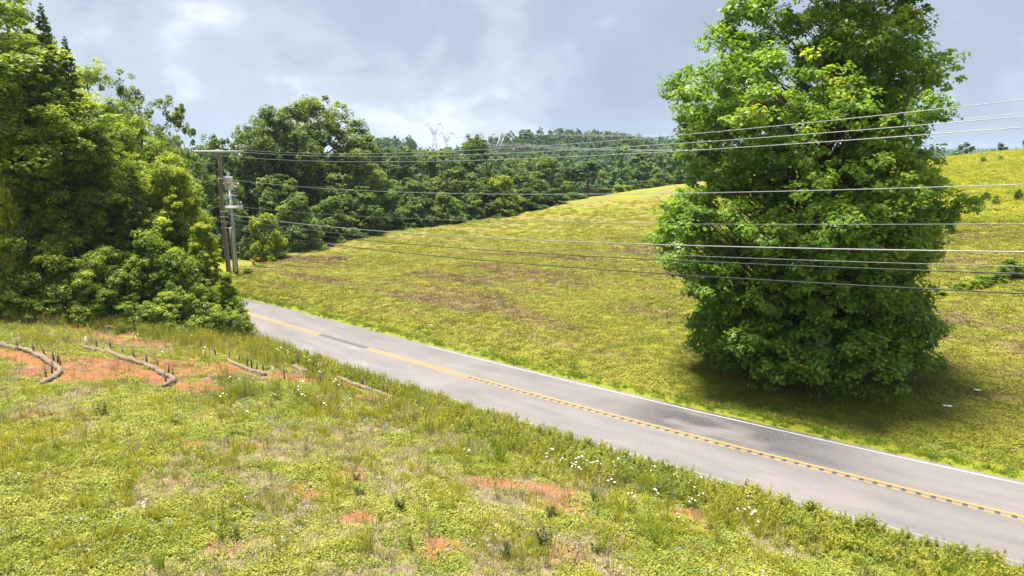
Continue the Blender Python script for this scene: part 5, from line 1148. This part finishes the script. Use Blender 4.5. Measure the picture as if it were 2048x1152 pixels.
# the mown field
mg = [matmesh('mown_grass', M['mown_green'], 46, 0.36, 0.07, 0.085, s_) for s_ in (81, 82)]+[tuft('mown_grass', M['mown_green'], 34, 0.04, 0.12, 0.32, 0.022, 1.0, 83)]
def keep_mg(x, y, d, r): return (d > 4.2) & (r < (1-0.80*brown_mask(x, y))*np.clip(1.35-y/95, 0.0, 1)*(1-meadow_mask(x, y))*(0.45+0.9*fbm(x/3, y/3, 85, 3)))
p_ = sample(180000, -30, 66, 18, 128, keep_mg); scatter('mown_grass', p_, mg, (0.6+0.8*R9.rand(len(p_)))*np.clip(0.7+p_[:, 1]/110, 0.9, 1.7), R9, 'short yellow-green mown grass of the field', 'grass'); print('mown', len(p_))
sb = [tuft('stubble', M['stubble'], 30, 0.02, 0.10, 0.34, 0.020, 1.8, s_) for s_ in (86, 87)]
def keep_sb(x, y, d, r): return (d > 4.6) & (r < 0.08+0.75*brown_mask(x, y))
p_ = sample(70000, -30, 50, 18, 85, keep_sb); scatter('stubble', p_, sb, (0.6+0.7*R9.rand(len(p_)))*np.clip(0.7+p_[:, 1]/110, 0.9, 1.6), R9, 'brown cut stubble and dead stalks in streaks on the field', 'stubble'); print('stub', len(p_))
ve = [tuft('verge_grass', M['rich_green'], 36, 0.08, 0.30, 0.18, 0.016, 0.8, s_) for s_ in (91, 92)]+[matmesh('verge_grass', M['rich_green'], 70, 0.28, 0.14, 0.07, 93)]
def keep_ve(x, y, d, r):
    st = np.exp(-((d-3.75)/0.45)**2)*0.9+np.exp(-((d-5.2)/0.6)**2)*0.55*sstep(0.35, 0.6, fbm(x/2.2, y/2.2, 95, 3))
    return (d > 3.28) & (d < 7.5) & (r < st)
p_ = sample(60000, -32, 26, 16, 66, keep_ve); scatter('verge_grass', p_, ve, 0.4+0.6*R9.rand(len(p_)), R9, 'lush green grass strip between the road and the field', 'grass'); print('vergeF', len(p_))
mw = [tuft('meadow_grass', M['meadow_blade'], 40, 0.12, 0.40, 0.50, 0.040, 1.2, 96)]+[matmesh('meadow_grass', M['meadow_blade'], 70, 0.55, 0.28, 0.15, s_) for s_ in (97, 98)]
def keep_mw(x, y, d, r): return r < meadow_mask(x, y)*np.clip(1.4-y/140, 0.3, 1)*0.9
p_ = sample(60000, 18, 130, 55, 155, keep_mw); scatter('meadow_grass', p_, mw, 0.7+0.7*R9.rand(len(p_)), R9, 'uncut yellow-green meadow grass on the rise at the right', 'grass'); print('meadow', len(p_))
# brushy strip and bushes on the right slope
bs = [('low tangled brush between the short fence post and the heap', 1995, 566, 2.0, 0.6), ('low green brush right of the leaning fence post', 1945, 577, 1.7, 0.5), ('brush running out of the picture at the right edge', 2042, 552, 2.2, 0.7), ('dark brush heap below the tall fence post by the right edge', 2015, 557, 2.4, 1.1), ('low weedy brush left of the brush heap', 1965, 572, 2.0, 0.6), ('low brush at the left end of the fence strip', 1880, 590, 1.5, 0.35), ('low leafy brush in the middle of the fence strip', 1925, 580, 1.6, 0.45),
      ('dark bush at the meadow edge just right of the big tree', 1898, 466, 1.3, 1.5), ('small bush at the meadow edge under the fifth wire', 1870, 452, 1.6, 1.0), ('dark round bush on the upper meadow near the right edge', 2036, 402, 1.3, 1.0), ('dark bush on the meadow right of the big tree crown', 1990, 412, 1.3, 0.9),
      ('pale flowering bush on the middle of the meadow', 1970, 402, 1.6, 0.8), ('low dark bush high on the meadow', 1966, 326, 1.2, 0.8), ('bush near the tree crown on the upper meadow', 1925, 405, 1.5, 0.9), ('low bush at the right of the meadow, under the crest', 2000, 322, 1.2, 0.7)]
for lb, u, v, w_, h_ in bs:
    p_ = hit(u, v); me, h0, r0 = PR['shrub_b']; o = place('bush', me, (p_[0], p_[1], p_[2]-0.08), (w_/2/r0*1.15, w_/2/r0*0.9, h_/h0*1.45), u, lb, 'bush', 'bushes on the right slope')
bp = hit(520, 545)
for lb, u, v, w_, h_ in (('tall silvery weeds at the foot of the steel pole', 496, 546, 1.2, 0.45), ('tall weeds around the yellow guy guards', 522, 537, 1.4, 0.4)):
    p_ = hit(u, v); me, h0, r0 = PR['shrub_b']; place('weed_clump', me, (p_[0], p_[1], p_[2]-0.05), (w_/2/r0*1.3, w_/2/r0*1.3, h_/h0*1.2), u, lb, 'weeds', 'weeds at the steel pole')

# ------------------------------------------------------------------ haze
zmin = float(min(ALLV[:, 2].min(), -12))-1.5; zmax = 75.0
mb = MB(); mb.box((0, 1900, (zmin+zmax)/2), (7400, 5000, zmax-zmin))
t = NT('haze_air'); pv = t.n('ShaderNodeVolumePrincipled', {'Color': (0.62, 0.78, 1.0), 'Density': 0.00013, 'Anisotropy': 0.15}); t.t.links.new(pv.outputs[0], t.out.inputs['Volume'])
tag(mb.build('haze', t.m), 'thin pale blue air haze over the whole landscape', 'haze', kind='stuff')
